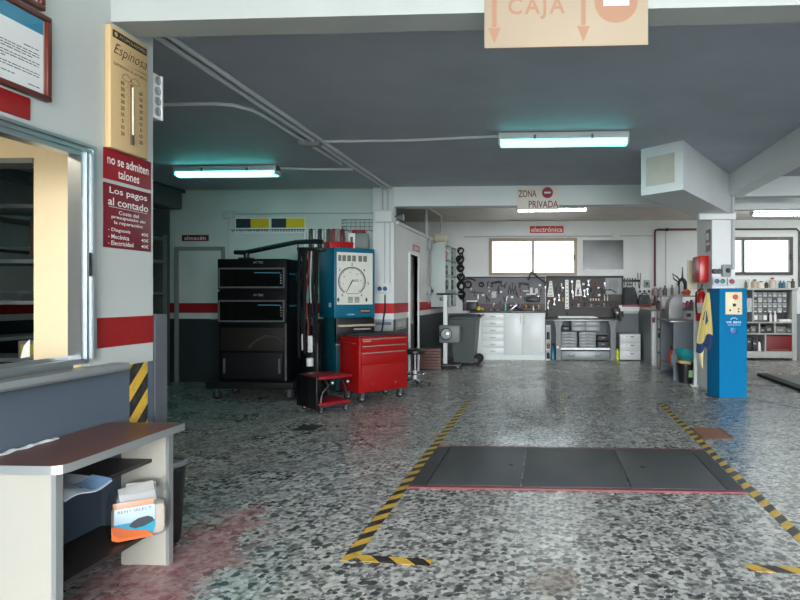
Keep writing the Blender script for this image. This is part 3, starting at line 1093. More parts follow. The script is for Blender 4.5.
# cable boom on top of it
o = thing('cable_boom', 'long black cable boom arm on top of the black tester cabinet', 'boom arm', (-4.17, 8.1, 1.905))
MB().rbox(-.09, .09, -.06, .06, 0, .025, .006).cyl((0, 0, .02), (0, 0, .085), .04, n=14).build('boom_foot', black_paint, o)
MB().tube([(-.17, 0, .10), (.0, 0, .095)], [.03, .036], 8).build('boom_tail', black_paint, o)
MB().tube([(-.03, 0, .095), (.42, -.02, .18), (.72, -.03, .235), (.98, -.02, .245), (1.08, 0, .24)], [.034, .034, .032, .034, .03], 8).build('boom_arm', black_paint, o)
MB().tube([(.74, -.03, .22), (.745, -.03, .0), (.72, -.04, -.3)], .008, 6).build('boom_cable', black_rubber, o)

# stand with hanging hoses and leads
o = thing('hose_stand', 'black stand crowded with hanging hoses and leads beside the blue tester', 'hose stand', (-3.29, 8.12, 0))
MB().rbox(-.10, .16, -.16, .24, .0, .04, .01).build('stand_base', black_paint, o)
MB().rbox(-.05, .09, .08, .2, .04, 1.0, .01).build('stand_body', black_paint, o)
MB().cyl((0, .1, 1.0), (0, .1, 2.12), .022, n=10).build('stand_pole', black_paint, o)
MB().rbox(-.16, .18, -.05, .14, 2.02, 2.07, .01).build('hanger_bar', black_paint, o)
hcol = [((20, 22, 24), 5), ((24, 26, 28), 4), ((36, 118, 140), 3), ((26, 28, 30), 5), ((120, 60, 52), 3), ((24, 25, 27), 6), ((200, 204, 204), 2), ((30, 32, 34), 5), ((40, 44, 46), 4), ((22, 22, 24), 5)]
for k, (c, r) in enumerate(hcol):
    x = -.12 + k * .027
    y = -.06 + .02 * (k % 3)
    zb = .55 + .35 * ((k * 7) % 5) / 5
    sw = .03 * math.sin(k * 2.1)
    if c[0] == 200:
        zb = 1.3
    MB().tube([(x, y + .03, 2.04), (x + sw, y, 1.8), (x - sw, y - .02, 1.4 if zb < 1.2 else 1.5), (x + sw * .8, y - .02, zb + .25), (x + .012, y - .02, zb)], r * .0045, 7).build('hose', pm('hose_%d_%d_%d' % c, c, .75, spec=.2), o)
MB().rbox(-.07, -.055, -.10, -.08, .66, .88, .003).build('white_strap', white_plastic, o)
MB().rbox(.02, .085, -.12, -.08, .63, .86, .012).build('probe_sleeve', white_plastic, o)
MB().lathe([(.001, -.06), (.045, -.055), (.048, .05), (.03, .06), (.001, .06)], (.045, -.10, .50), 16).build('filter_cup', white_plastic, o)
MB().rbox(.0, .10, -.12, -.06, .575, .615, .006).build('clamp_block', black_paint, o)

# ------------------------------------------------------------------ blue dial tester
A = R(41)
o = thing('brake_tester', 'blue tester cabinet with a large round kN dial', 'brake tester', (-3.063, 8.452, 0), A)
blue = pm('tester_blue', (4, 104, 134), .35, var=.06)
teal = pm('tester_teal', (12, 82, 96), .4, var=.08)
W_, D_ = .626, .60
MB().rbox(0, W_, 0, D_, 1.085, 2.10, .015).build('head_cabinet', blue, o)
MB().rbox(.05, W_ - .02, .06, D_ - .03, 0.03, 1.09, .01).build('base_cabinet', teal, o)
MB().rbox(.04, W_, .02, .1, .72, 1.075, .006).build('printer_bay', pm('printer_black', (24, 24, 26), .4), o)
MB().rbox(.05, W_ - .02, -.04, .03, .955, .985, .004).build('printer_shelf', pm('shelf_tan', (196, 178, 150), .5), o)
MB().rbox(.3, .56, -.0, .03, .90, .925, .004).build('printer_slot', grey_plastic, o)
MB().rbox(.02, .10, -.01, .03, .69, .705, .003).build('drawer_edge', grey_plastic, o)
pl = MB().rbox(.035, .585, -.012, 0, 1.275, 2.035, .004).build('dial_plate', pm('dial_white', (232, 232, 220), .35, var=.02), o)
dcx, dcz, dr = .262, 1.615, .205
dk = pm('dial_print', (66, 72, 72), .5)
ring = MB()
ring.tube([(dcx + dr * math.cos(R(-54) + i * R(288) / 48), -.014, dcz + dr * math.sin(R(-54) + i * R(288) / 48)) for i in range(49)], .0065, 6)
ring.tube([(dcx + (dr - .018) * math.cos(R(-54) + i * R(288) / 48), -.014, dcz + (dr - .018) * math.sin(R(-54) + i * R(288) / 48)) for i in range(49)], .0025, 6)
ring.build('dial_ring', dk, o)
t = MB()
for i in range(31):
    a = R(234) - i * R(288) / 30
    l = .04 if i % 5 == 0 else .022
    c_, s_ = math.cos(a), math.sin(a)
    t.tube([(dcx + (dr - l) * c_, -.014, dcz + (dr - l) * s_), (dcx + dr * c_, -.014, dcz + dr * s_)], .003, 5)
t.build('dial_ticks', dk, o)
for i in range(7):
    a = R(234) - i * R(48)
    text('dial_number', str(i), dk, o, dcx + (dr + .045) * math.cos(a), dcz + (dr + .042) * math.sin(a), None, .04, -.0135, bold=.02)
    if 0 < i < 6:
        text('inner_number', str(i * 5), dk, o, dcx + (dr - .07) * math.cos(a + .2), dcz + (dr - .07) * math.sin(a + .2), None, .022, -.0135)
MB().lathe([(.055, 0), (.055, -.004), (.001, -.004)], (dcx + .05, -.013, dcz + .0), 24, axis='y').build('unit_disc', sign_white, o)
text('unit_lettering', 'kN', ink, o, dcx + .056, dcz + .012, None, .044, -.0178, bold=.01)
ha = R(241)
MB().tube([(dcx - .0 - .02 * math.cos(ha), -.017, dcz - .02 * math.sin(ha)), (dcx + .19 * math.cos(ha), -.017, dcz + .19 * math.sin(ha))], [.009, .003], 6).build('needle', ink, o)
MB().box(dcx - .08, dcx + .11, -.0135, -.012, dcz - .185, dcz - .178).build('scale_line', dk, o)
sq = pm('lamp_grey', (116, 120, 112), .4, var=.2, scale=40)
for k, x in enumerate((.045, .115, .19, .265, .36, .435)):
    MB().box(x + (.0 if k else .01), x + .055, -.016, -.012, 1.905, 1.99).build('indicator_lamp', sq, o)
for x in (.20, .30):
    mm = MB()
    for r in range(5):
        mm.box(x, x + .075, -.0132, -.012, 1.305 + r * .018, 1.315 + r * .018)
    mm.build('printed_note', dk, o)
for x in (.055, .485):
    MB().prism([(x - .02, 1.345), (x, 1.305), (x + .02, 1.345), (x, 1.385)], -.0132, -.012).build('diamond_mark', dk, o)
MB().rbox(.38, .56, -.008, .0, 1.145, 1.215, .003).build('maker_plate', pm('plate_dark', (50, 54, 46), .4), o)
MB().box(.40, .54, -.0092, -.008, 1.17, 1.192).build('maker_print', pm('plate_print', (150, 150, 120), .5), o)
MB().box(.19, .30, -.002, .0, 1.125, 1.137).build('small_label', pm('pale_label', (170, 200, 206), .5), o)
MB().box(-.004, .0, .12, .2, 1.24, 1.30).build('side_label', white_plastic, o)
for x, y in ((.1, .12), (.52, .12), (.1, .5), (.52, .5)):
    MB().cyl((x, y, 0), (x, y, .03), .03, n=10).build('foot', black_rubber, o)

def on_tester(x, y, z):
    c_, s_ = math.cos(A), math.sin(A)
    return (-3.063 + x * c_ - y * s_, 8.452 + x * s_ + y * c_, z)
o = thing('tool_box', 'flat red metal tool box lying on the blue tester', 'tool box', on_tester(.22, .35, 2.102), A)
MB().rbox(-.20, .16, -.13, .13, 0, .085, .008).build('box_body', red_paint, o)
MB().rbox(-.205, .165, -.135, .135, .065, .105, .008).build('lid', red_paint, o)
MB().tube([(-.06, -.14, .05), (-.06, -.155, .03), (.03, -.155, .03), (.03, -.14, .05)], .005, 6).build('handle', dark_steel, o)
o = thing('battery_charger', 'grey charger with a white front panel on the blue tester', 'charger', on_tester(.50, .33, 2.102), A - R(30))
MB().rbox(-.13, .16, -.1, .12, .012, .25, .015).build('housing', pm('charger_grey', (104, 116, 112), .5), o)
MB().rbox(-.13, -.03, -.112, -.095, .02, .245, .005).build('front_panel', white_plastic, o)
MB().box(-.10, -.06, -.116, -.111, .07, .19).build('meter', pm('meter_dark', (40, 48, 50), .3), o)
MB().tube([(-.08, 0, .25), (-.08, 0, .30), (.1, 0, .30), (.1, 0, .25)], .01, 8).build('handle', red_paint, o)
for x in (-.1, .13):
    MB().box(x - .015, x + .015, -.08, .1, 0, .014).build('foot', black_rubber, o)

# ------------------------------------------------------------------ red tool trolley
o = thing('tool_trolley', 'red steel tool trolley with three drawers, in front of the blue tester', 'tool trolley', (-2.451, 7.663, 0), R(48))
tr = pm('trolley_red', (152, 12, 14), .35, var=.06)
W_, D_ = .75, .50
MB().rbox(0, W_, 0, D_, .135, .865, .01).build('body', tr, o)
MB().rbox(-.01, W_ + .01, -.012, D_ + .01, .855, .875, .006).build('top_rim', pm('trolley_top', (110, 22, 24), .35), o)
MB().box(.02, W_ - .02, .02, D_ - .02, .872, .884).build('rubber_mat', black_rubber, o)
for z0, z1 in ((.755, .84), (.665, .748), (.50, .658)):
    d = MB().rbox(.035, W_ - .035, -.014, .005, z0, z1, .004).build('drawer', tr, o)
    MB().rbox(.04, W_ - .04, -.022, -.012, z1 - .014, z1 - .002, .003).build('drawer_handle', pm('handle_strip', (206, 190, 182), .25, .6), d)
d = MB().rbox(.035, W_ - .035, -.012, .005, .16, .49, .004).build('door', tr, o)
for x in (.2, .55):
    MB().lathe([(.012, 0), (.012, -.006), (.001, -.007)], (x, -.012, .235), 12, axis='y').build('lock', chrome, d)
MB().box(.05, .17, -.0155, -.0145, .80, .815).build('maker_plate', grey_plastic, o)
MB().tube([(-.004, .08, .78), (-.05, .08, .78), (-.05, .42, .78), (-.004, .42, .78)], .011, 8).build('push_handle', tr, o)
for x in (.08, W_ - .08):
    for y in (.07, D_ - .07):
        caster(o, x, y, .055, .04, .137, black_rubber, white_plastic)

# red Z shaped creeper seat
a, b = 7.05, -2.33
cx_, cy_ = b * CC - a * SS, b * SS + a * CC
o = thing('creeper_seat', 'red folding creeper seat with two padded tiers beside the trolley', 'creeper', (cx_, cy_, 0), R(48))
MB().rbox(0, .42, 0, .52, .095, .135, .015).build('lower_pad', red_vinyl, o)
MB().rbox(-.0, .44, 0, .52, .405, .445, .015).build('upper_pad', red_vinyl, o)
for y in (.03, .49):
    MB().rbox(.02, .40, y - .015, y + .015, .07, .10, .004).build('side_rail', dark_steel, o)
    MB().tube([(.03, y, .09), (.06, y, .25), (.22, y, .405)], .014, 8).build('hinge_arm', black_paint, o)
    MB().tube([(.39, y, .09), (.36, y, .28), (.30, y, .405)], .014, 8).build('hinge_arm', black_paint, o)
MB().rbox(-.03, .0, .0, .52, .06, .44, .008).rbox(-.03, .14, .2, .52, .06, .43, .008).build('back_frame', black_paint, o)
for x, y in ((.16, -.02), (.36, -.02)):
    c = MB().lathe([(.001, -.012), (.03, -.012), (.03, .012), (.001, .012)], (x, y, .365), 14, axis='y').build('idle_caster', black_rubber, o)
    MB().lathe([(.014, -.014), (.014, .014)], (x, y, .365), 10, axis='y').build('hub', white_plastic, c)
for x in (.05, .37):
    for y in (.04, .48):
        caster(o, x, y, .032, .022, .075, black_rubber, white_plastic)

# work stool
p = pt(415, 386, Z=0)
o = thing('work_stool', 'round black stool on a chrome five-star base behind the trolley', 'stool', (p[0], p[1], 0))
MB().lathe([(.001, .50), (.14, .50), (.165, .52), (.165, .555), (.145, .575), (.001, .58)], n=28).build('seat', black_plastic, o)
MB().cyl((0, 0, .08), (0, 0, .50), .018, n=12).build('gas_column', chrome, o)
MB().cyl((0, 0, .10), (0, 0, .24), .03, n=12).build('column_sleeve', white_plastic, o)
MB().tube([(.165 * math.cos(R(15 * i)), .165 * math.sin(R(15 * i)), .20) for i in range(24)], .010, 8, closed=True).build('foot_ring', chrome, o)
for k in range(5):
    an = R(72 * k + 20)
    c_, s_ = math.cos(an), math.sin(an)
    MB().tube([(0, 0, .10), (.12 * c_, .12 * s_, .085), (.22 * c_, .22 * s_, .06)], [.022, .017, .013], 8).build('leg', chrome, o)
    MB().lathe([(.001, -.012), (.025, -.012), (.025, .012), (.001, .012)], (.225 * c_, .225 * s_, .025), 12, axis='y').build('caster', black_rubber, o)

# ------------------------------------------------------------------ corner pillar and side room fittings
o = thing('junction_box', 'large white junction box high on the corner pillar', 'junction box', (-2.57, 9.35, 2.56))
MB().rbox(-.14, .13, -.09, 0, 0, .19, .008).build('housing', white_plastic, o)
MB().rbox(-.13, .12, -.098, -.088, .01, .18, .004).build('lid', white_plastic, o)
for k, x in enumerate((-2.60, -2.52)):
    solo('wall_conduit', MB().tube([(x, 9.33, 2.75), (x, 9.33, 3.115)], .017), pipe_white, ['left conduit of the pair rising from the large pillar box', 'right conduit of the pair rising from the large pillar box'][k], 'conduit')
    solo('wall_conduit', MB().tube([(x + .03, 9.335, 2.56), (x + .03, 9.335, 1.60)], .010), pipe_white, ['left thin conduit dropping from the pillar box to the sockets', 'right thin conduit dropping from the pillar box to the sockets'][k], 'conduit')
o = thing('socket_box', 'white double socket box with two blue sockets on the corner pillar', 'socket', (-2.595, 9.35, 1.44))
MB().rbox(-.10, .10, -.06, 0, 0, .15, .02).build('housing', white_plastic, o)
blue_sock = pm('socket_blue', (30, 84, 120), .4)
for x in (-.042, .042):
    MB().lathe([(.034, 0), (.036, -.02), (.026, -.022), (.024, -.008), (.001, -.008)], (x, -.06, .075), 16, axis='y').build('socket', blue_sock, o)
solo('power_cable', MB().tube([(-2.56, 9.30, 1.42), (-2.56, 9.30, 1.2), (-2.60, 9.29, .9), (-2.66, 9.2, .55)], .011, 7), black_rubber, 'black cable hanging down from the blue sockets on the pillar', 'cable')
o = thing('spot_light', 'small silver spotlight on the top corner of the pillar', 'spotlight', (-2.43, 9.40, 2.66))
MB().cyl((0, 0, 0), (.05, -.02, 0), .012, n=8).build('bracket', steel, o)
MB().lathe([(.02, 0), (.035, .03), (.06, .11), (.05, .112), (.001, .08)], (.04, -.02, -.02), 16, axis='x').build('lamp_head', alu, o)

o = thing('door_2', None, None, (-2.43, 10.715, 0), RZL)
o['kind'] = 'structure'
MB().box(-.385, -.345, -.03, .1, 0, 2.17).box(.345, .385, -.03, .1, 0, 2.17).box(-.345, .345, -.03, .1, 2.13, 2.17).build('door_frame', white_paint, o)
MB().box(-.345, .345, .06, .095, .01, 2.13).build('door_leaf', pm('door_dark', (66, 62, 58), .4), o)
MB().box(-.1, .26, .05, .06, .9, 1.75).build('door_glass', pm('door_glass_dark', (120, 120, 116), .15), o)
MB().cyl((-.28, .06, 1.02), (-.28, .02, 1.02), .012, n=8).build('door_handle', steel, o)
o = thing('room_sign', 'small red sign over the side room door', 'sign', (-2.43, 10.93, 2.275), RZL)
MB().rbox(-.27, .27, -.012, 0, -.055, .055, .002).build('board', pm('sign_pinkred', (186, 44, 66), .4), o)
text('lettering', 'aseo', sign_white, o, 0, 0, .36, .06, -.0128, bold=.01)
o = thing('wall_plate', 'grey lettered plate low on the side wall just past the pillar', 'sign', (-2.43, 9.82, .94), RZL)
MB().rbox(-.36, .34, -.008, 0, -.09, .09, .002).build('plate', pm('plate_grey', (150, 152, 148), .4, var=.15, scale=30), o)
text('lettering', 'SAICA', pm('plate_pale', (226, 226, 222), .5), o, 0, 0, .50, .09, -.009, bold=.02)
o = thing('wall_plate', 'grey printed plate low on the front of the corner pillar', 'sign', (-2.60, 9.35, .94))
MB().rbox(-.15, .16, -.008, 0, -.09, .09, .002).build('plate', pm('plate_grey', (150, 152, 148), .4), o)
MB().box(-.12, .13, -.009, -.008, .0, .05).build('print_band', pm('plate_print_blue', (84, 96, 128), .5, var=.5, scale=60), o)

solo('wall_conduit', MB().tube([(-2.44, 11.9, 2.60), (-2.44, 11.9, 3.118)], .035, 10), pipe_white, 'stout white pole rising from the side wall to the ceiling', 'conduit')
o = thing('wall_conduit', 'conduit with a switch box at each end on the far end of the side wall', 'conduit', (-2.43, 12.0, 0))
MB().tube([(.04, 0, 1.5), (.04, 0, 2.35)], .016).build('pipe', steel, o)
MB().rbox(0, .08, -.08, .08, 2.33, 2.53, .012).build('junction_box', grey_plastic, o)
MB().rbox(0, .08, -.08, .08, 1.42, 1.58, .012).build('switch_box', grey_plastic, o)
MB().lathe([(.03, 0), (.03, .03), (.001, .032)], (.08, .0, 1.50), 14, axis='x').build('switch_knob', black_plastic, o)
MB().tube([(.04, 0, 1.42), (.03, .03, 1.3), (.0, .06, 1.24)], .016).build('tail_pipe', grey_plastic, o)

# ------------------------------------------------------------------ wall cabinet numbered 62, with open shelves facing the aisle
o = thing('wall_cabinet', 'pale grey-green open cabinet with a blank end panel marked 62', 'cabinet', (-2.425, 12.32, 1.17))
pal = pm('cabinet_palegreen', (182, 194, 190), .5, var=.04)
DW = .30
MB().rbox(0, DW, 0, .03, 0, 1.32, .004).build('end_panel', pal, o)
MB().box(0, .02, .03, 1.45, 0, 1.32).build('back_panel', pal, o)
for z in (0, .33, .66, .99, 1.30):
    MB().box(.02, DW, .03, 1.45, z, z + .022).build('shelf', pal, o)
for y in (.72, 1.43):
    MB().box(.02, DW, y, y + .025, .022, 1.30).build('divider', pal, o)
text('number_lettering', '62', ink, o, DW - .075, .17, None, .075, -.001, bold=.03)
itm = [('black drill case', 'case', .2, .3, .2, .662, (38, 38, 40)), ('red oil can', 'can', .2, .20, .16, 1.01, (186, 46, 56)), ('white carton', 'box', .16, .52, .2, 1.01, (216, 216, 212)),
       ('grey toolbox', 'tool box', .22, 1.0, .22, .35, (90, 94, 96)), ('black toolbox', 'tool box', .2, 1.05, .2, .68, (34, 36, 38)), ('dark green case', 'case', .2, .98, .24, .022, (48, 60, 56)),
       ('brown carton', 'box', .2, 1.0, .2, 1.01, (110, 92, 78)), ('grey plastic bin', 'bin', .22, .3, .22, .022, (110, 116, 116)), ('dark crate', 'crate', .22, .3, .2, .35, (58, 60, 62))]
for nm, cat, w_, y, h, z, c in itm:
    t = thing(cat.replace(' ', '_'), nm + ' on a shelf of the cabinet marked 62', cat, (-2.25, 12.32 + y, 1.17 + z + (.022 if z > .022 else 0)), 0, 'things in the cabinet marked 62')
    MB().rbox(-w_ / 2, w_ / 2, -.16, .16, 0, h, .015).build('case_body', pm('item_%d_%d_%d' % c, c, .5), t)
    MB().box(w_ / 2, w_ / 2 + .003, -.08, .08, h * .4, h * .7).build('front_label', pm('item_label', (170, 166, 156), .6), t)
# pump on top
o = thing('pump_motor', 'cream motor unit on top of the cabinet marked 62', 'motor', (-2.26, 12.6, 2.492))
crm = pm('motor_cream', (214, 206, 184), .5)
MB().rbox(-.1, .12, -.1, .1, 0, .04, .006).build('base_plate', crm, o)
MB().lathe([(.001, -.16), (.06, -.16), (.085, -.13), (.085, .09), (.06, .12), (.03, .16), (.001, .16)], (0, 0, .125), 18, axis='x').build('motor_body', crm, o)
MB().rbox(-.05, .05, -.04, .04, .19, .24, .01).build('terminal_cover', crm, o)
solo('wall_conduit', MB().tube([(-2.26, 12.6, 2.73), (-2.26, 12.6, 3.118)], .022), pipe_white, 'upright conduit from the cream motor to the ceiling', 'conduit')
solo('wall_conduit', MB().tube([(-2.26, 12.6, 3.09), (-2.3, 11.0, 3.09), (-2.36, 9.64, 3.09)], .018), pipe_white, 'slanting conduit under the back ceiling above the side room', 'conduit')
# hanging dark coils and leads at the open end near the back wall
rc = random.Random(3)
for k in range(6):
    z = 2.44 - k * .20
    r = .06 + .035 * rc.random()
    ex = .7 + .5 * rc.random()
    x0 = -2.02 + .04 * rc.random()
    m = MB()
    for q in range(2 + k % 2):
        m.tube([(x0 + .02 * q + r * ex * math.cos(R(30 * i)) * (1 - .15 * q), 13.66 - .05 * q + .02 * math.sin(R(60 * i)), z - .02 * q + r * math.sin(R(30 * i + 20 * q))) for i in range(12)], .016 + .005 * (k % 3), 7, closed=True)
    m.box(x0 - .03, x0 + .03, 13.60, 13.8, z + r - .03, z + r)
    m.tube([(x0 + r * .5, 13.64, z - r * .6), (x0 + r * .2 + .05, 13.63, z - r - .08), (x0 + .03, 13.65, z - r - .10)], .014, 6)
    solo('cable_coil', m, black_rubber, ['topmost black cable coil', 'second black cable coil from the top', 'third black cable coil from the top', 'third black cable coil from the bottom', 'second black cable coil from the bottom', 'lowest black cable coil'][k] + ' in the column beside the cabinet marked 62', 'cable coil', group='cable coils on the back wall')

# ------------------------------------------------------------------ headlamp tester
o = thing('headlamp_tester', 'grey headlamp tester with a round lens on a white column', 'headlamp tester', (-1.99, 11.55, 0))
gt = pm('tester_grey', (112, 118, 118), .45)
MB().rbox(-.30, .32, -.16, .25, .055, .085, .01).build('base_plate', dark_steel, o)
for x in (-.24, .26):
    for y in (-.12, .2):
        caster(o, x, y, .03, .02, .058)
MB().rbox(-.045, .03, .0, .075, .085, 1.42, .006).build('column', white_paint, o)
MB().rbox(-.18, .33, .0, .05, 1.42, 1.455, .006).build('sighting_bar', black_paint, o)
MB().rbox(-.10, .30, -.16, .0, .50, .84, .03).build('optical_box', gt, o)
MB().lathe([(.115, 0), (.12, -.05), (.10, -.055), (.098, -.02), (.001, -.02)], (.045, -.16, .675), 28, axis='y').build('lens_hood', dark_steel, o)
MB().lathe([(.096, 0), (.06, -.02), (.001, -.028)], (.045, -.18, .675), 24, axis='y').build('lens', pm('lens_glass', (206, 212, 214), .08, .3), o)
o = thing('slatted_crate', 'brown slatted crate at the foot of the headlamp tester', 'crate', (-2.22, 11.22, 0))
br = pm('crate_brown', (112, 78, 70), .5, var=.12)
MB().box(-.19, .19, 0.0, .16, .02, .42).build('crate_core', pm('crate_core', (58, 42, 40), .6), o)
for k in range(7):
    MB().rbox(-.2, .2, -.02, .0, .03 + k * .055, .07 + k * .055, .005).build('slat', br, o)
MB().rbox(-.23, .23, -.06, .18, 0, .03, .005).build('crate_base', dark_steel, o)
for x in (-.19, .165):
    MB().rbox(x, x + .025, -.015, .0, .03, .42, .003).build('corner_post', br, o)

# wheelie bin
o = thing('wheelie_bin', 'dark green wheelie bin between the side wall and the white cabinets', 'bin', (-1.70, 12.25, 0))
bg_ = pm('bin_green', (62, 72, 70), .5, var=.06)
b = MB()
lo, hi = (.20, .24), (.27, .32)
vs = [(-lo[0], -lo[1], .05), (lo[0], -lo[1], .05), (lo[0], lo[1], .05), (-lo[0], lo[1], .05), (-hi[0], -hi[1], .96), (hi[0], -hi[1], .96), (hi[0], hi[1], .96), (-hi[0], hi[1], .96)]
b.add(vs, [(0, 1, 2, 3), (4, 5, 6, 7), (0, 1, 5, 4), (1, 2, 6, 5), (2, 3, 7, 6), (3, 0, 4, 7)])
b.build('bin_body', bg_, o)
MB().rbox(-.29, .29, -.34, .34, .93, .975, .012).build('bin_rim', bg_, o)
g = [[(-.29 + .58 * i / 8, -.36 + .72 * j / 6, .98 + .05 * math.sin(math.pi * j / 6) + .012 * math.sin(math.pi * i / 8)) for i in range(9)] for j in range(7)]
MB().sheet(g, thick=.02).build('lid', pm('lid_green', (44, 52, 51), .5), o)
MB().tube([(.22, .30, .95), (.34, .30, 1.0), (.34, -.2, 1.0)], .018, 8).build('bin_handle', black_plastic, o)
for y in (-.20, .27):
    w_ = MB().lathe([(.001, -.03), (.08, -.03), (.1, -.02), (.1, .02), (.08, .03), (.001, .03)], (.25, y, .1), 20, axis='y').build('wheel', black_rubber, o)
    MB().lathe([(.04, -.034), (.04, .034)], (.25, y, .1), 12, axis='y').build('hub', dark_steel, w_)
MB().box(-.2, -.12, -.22, .22, 0, .06).build('bin_foot', bg_, o)

# ================================================================== BACK WALL
def bk(px, py, Y=13.74):
    return pt(px, py, Y=Y)


# peg boards
peg = pm('pegboard_grey', (112, 112, 116), .6, var=.12, scale=5)
peg2 = pm('pegboard_dark', (70, 67, 66), .6, var=.15, scale=6)
o = thing('peg_board', 'grey tool board behind the white cabinets, left of the dark one', 'tool board', (-1.0, BY, 1.06))
MB().box(-.96, .93, -.03, 0, .16, .76).build('board', peg, o)
MB().box(-.96, .93, -.032, 0, 0, .16).build('lower_panel', pm('board_mauve', (92, 80, 84), .6, var=.15), o)
MB().rbox(-.97, .94, -.045, 0, .755, .785, .004).build('top_rail', pm('rail_dark', (46, 46, 48), .5), o)
MB().rbox(-.97, -.945, -.045, 0, 0, .785, .004).build('end_rail', pm('rail_dark', (46, 46, 48), .5), o)
o = thing('peg_board', 'dark framed tool board behind the heavy workbench', 'tool board', (.83, BY, .92))
MB().box(-.86, .86, -.03, 0, 0, .93).build('board', peg2, o)
fr = MB().rbox(-.88, .88, -.06, 0, .90, .94, .006).rbox(-.88, -.845, -.06, 0, 0, .90, .006).rbox(.845, .88, -.06, 0, 0, .90, .006)
fr.build('frame', pm('rail_dark', (46, 46, 48), .5), o)
MB().box(.47, .84, -.036, -.03, .52, .89).build('grey_inset', pm('inset_grey', (126, 126, 126), .45, .2), o)
MB().rbox(-.35, .80, -.10, -.03, .36, .375, .003).build('tool_shelf', pm('shelf_brown', (104, 84, 76), .5), o)
MB().rbox(-.35, .80, -.10, -.03, .22, .235, .003).build('tool_shelf', pm('shelf_brown', (104, 84, 76), .5), o)

# hand tools -----------------------------------------------------
TS = pm('tool_steel', (186, 188, 188), .35, .6)
TD = pm('tool_dark', (34, 34, 36), .5)
TR = pm('tool_red', (150, 34, 34), .4)
TY = pm('tool_yellow', (214, 188, 40), .4)


def spanner(n, L, mat, x, z, label, tilt=0.0, g=None):
    m = MB().rbox(-.008, .008, -.008, 0, -L, 0, .003)
    m.lathe([(.022, 0), (.022, -.012), (.010, -.012), (.010, 0)], (0, 0, 0), 14, axis='y')
    m.prism([(-.02, -L - .03), (-.008, -L - .012), (.008, -L - .012), (.02, -L - .03), (.02, -L), (.008, -L + .02), (-.008, -L + .02), (-.02, -L)], -.01, 0)
    return solo('spanner', m, mat, label, 'spanner', (x, BY - .034, z), g and 0, g, (0, tilt, 0))


def pliers(L, hm, x, z, label, tilt=0.0, g=None):
    o = thing('pliers', label, 'pliers', (x, BY - .036, z), 0, g)
    o.rotation_euler = (0, tilt, 0)
    MB().prism([(-.022, -.02), (-.006, .06), (.006, .06), (.022, -.02), (0, -.04)], -.014, 0).lathe([(.02, 0), (.02, -.018), (.001, -.018)], (0, 0, -.02), 14, axis='y').build('jaws', TS if hm is not TD else TD, o)
    for s in (-1, 1):
        MB().tube([(s * .008, -.008, -.03), (s * .03, -.01, -.08), (s * .028, -.01, -L)], [.009, .011, .009], 7).build('handle', hm, o)
    return o


def driver(L, hm, x, z, label, g=None, tilt=0.0):
    o = thing('screwdriver', label, 'screwdriver', (x, BY - .05, z), 0, g)
    o.rotation_euler = (0, tilt, 0)
    MB().lathe([(.001, .0), (.014, -.005), (.016, -.05), (.012, -.09), (.007, -.10)], n=12).build('handle', hm, o)
    MB().cyl((0, 0, -.10), (0, 0, -L), .005, n=8).build('blade', TS, o)
    return o


def hammer(x, z, label, hm=None, tilt=0.0):
    o = thing('hammer', label, 'hammer', (x, BY - .05, z), 0, 'hammers on the dark tool board')
    o.rotation_euler = (0, tilt, 0)
    MB().rbox(-.06, .05, -.018, .018, -.02, .02, .006).build('head', TD, o)
    MB().tube([(0, 0, -.02), (0, 0, -.12), (0, 0, -.28)], [.011, .010, .014], 8).build('handle', hm or pm('hammer_wood', (140, 104, 66), .6), o)


def hose_ring(px, py, r, label, th=.016):
    c = bk(px, py)
    m = MB()
    for q in range(2):
        m.tube([(r * math.cos(R(20 * i)) * (1 - .06 * q), -.012 - .012 * q, r * math.sin(R(20 * i)) * (1 - .06 * q)) for i in range(18)], th, 7, closed=True)
    m.box(-.012, .012, -.02, .035, r - .03, r - .015)
    solo('hose_coil', m, black_rubber, label, 'hose coil', (c[0], BY - .04, c[2]))


hose_ring(468, 284.5, .075, 'large black hose coil on the left end of the grey tool board')
hose_ring(481.3, 284.6, .05, 'small black hose coil right of the large one on the grey tool board', .014)
def on_board(name, mb, mat, px, py, label, cat, g=None, y=None):
    c = bk(px, py)
    return solo(name, mb, mat, label, cat, (c[0], (BY - .032) if y is None else y, c[2]), group=g)

c = bk(466, 280)
solo('hose_coil', MB().tube([(-.06, -.02, .0), (.05, -.03, .03), (.16, -.02, .02), (.22, -.02, -.02)], .014, 7), black_rubber, 'black hose stretched along the top of the grey tool board, above the coils', 'hose', (c[0], BY - .03, c[2]))
on_board('pry_bar', MB().tube([(-.17, -.012, .01), (.12, -.012, -.01), (.17, -.014, -.03)], .009, 7), TD, 477, 292.3, 'long dark pry bar lying level under the hose coils', 'pry bar')
def gun(label, px, py, s=1.0, flip=1):
    c = bk(px, py)
    o = thing('air_gun', label, 'air tool', (c[0], BY - .04, c[2]))
    MB().rbox(-.07 * s, .07 * s, -.03, .006, -.02, .025, .008).build('gun_body', TD, o)
    MB().cyl((flip * .07 * s, -.012, .004), (flip * .13 * s, -.012, .004), .012, n=10).build('nozzle', dark_steel, o)
    MB().prism([(-flip * .06 * s, -.02), (-flip * .02 * s, -.02), (-flip * .035 * s, -.10), (-flip * .075 * s, -.10)], -.03, .004).build('grip', TD, o)
gun('dark air gun at the top middle of the grey tool board', 494, 283)
gun('second dark air gun, just right and above the first', 499.5, 281.8, .8, -1)
pliers(.15, TD, bk(498.5, 287.5)[0], bk(498.5, 287.5)[2], 'black pliers hanging under the pair of air guns', .2)
pliers(.13, TD, bk(486.5, 297)[0], bk(486.5, 297)[2], 'black pliers low on the grey board above the yellow thing', -.3)
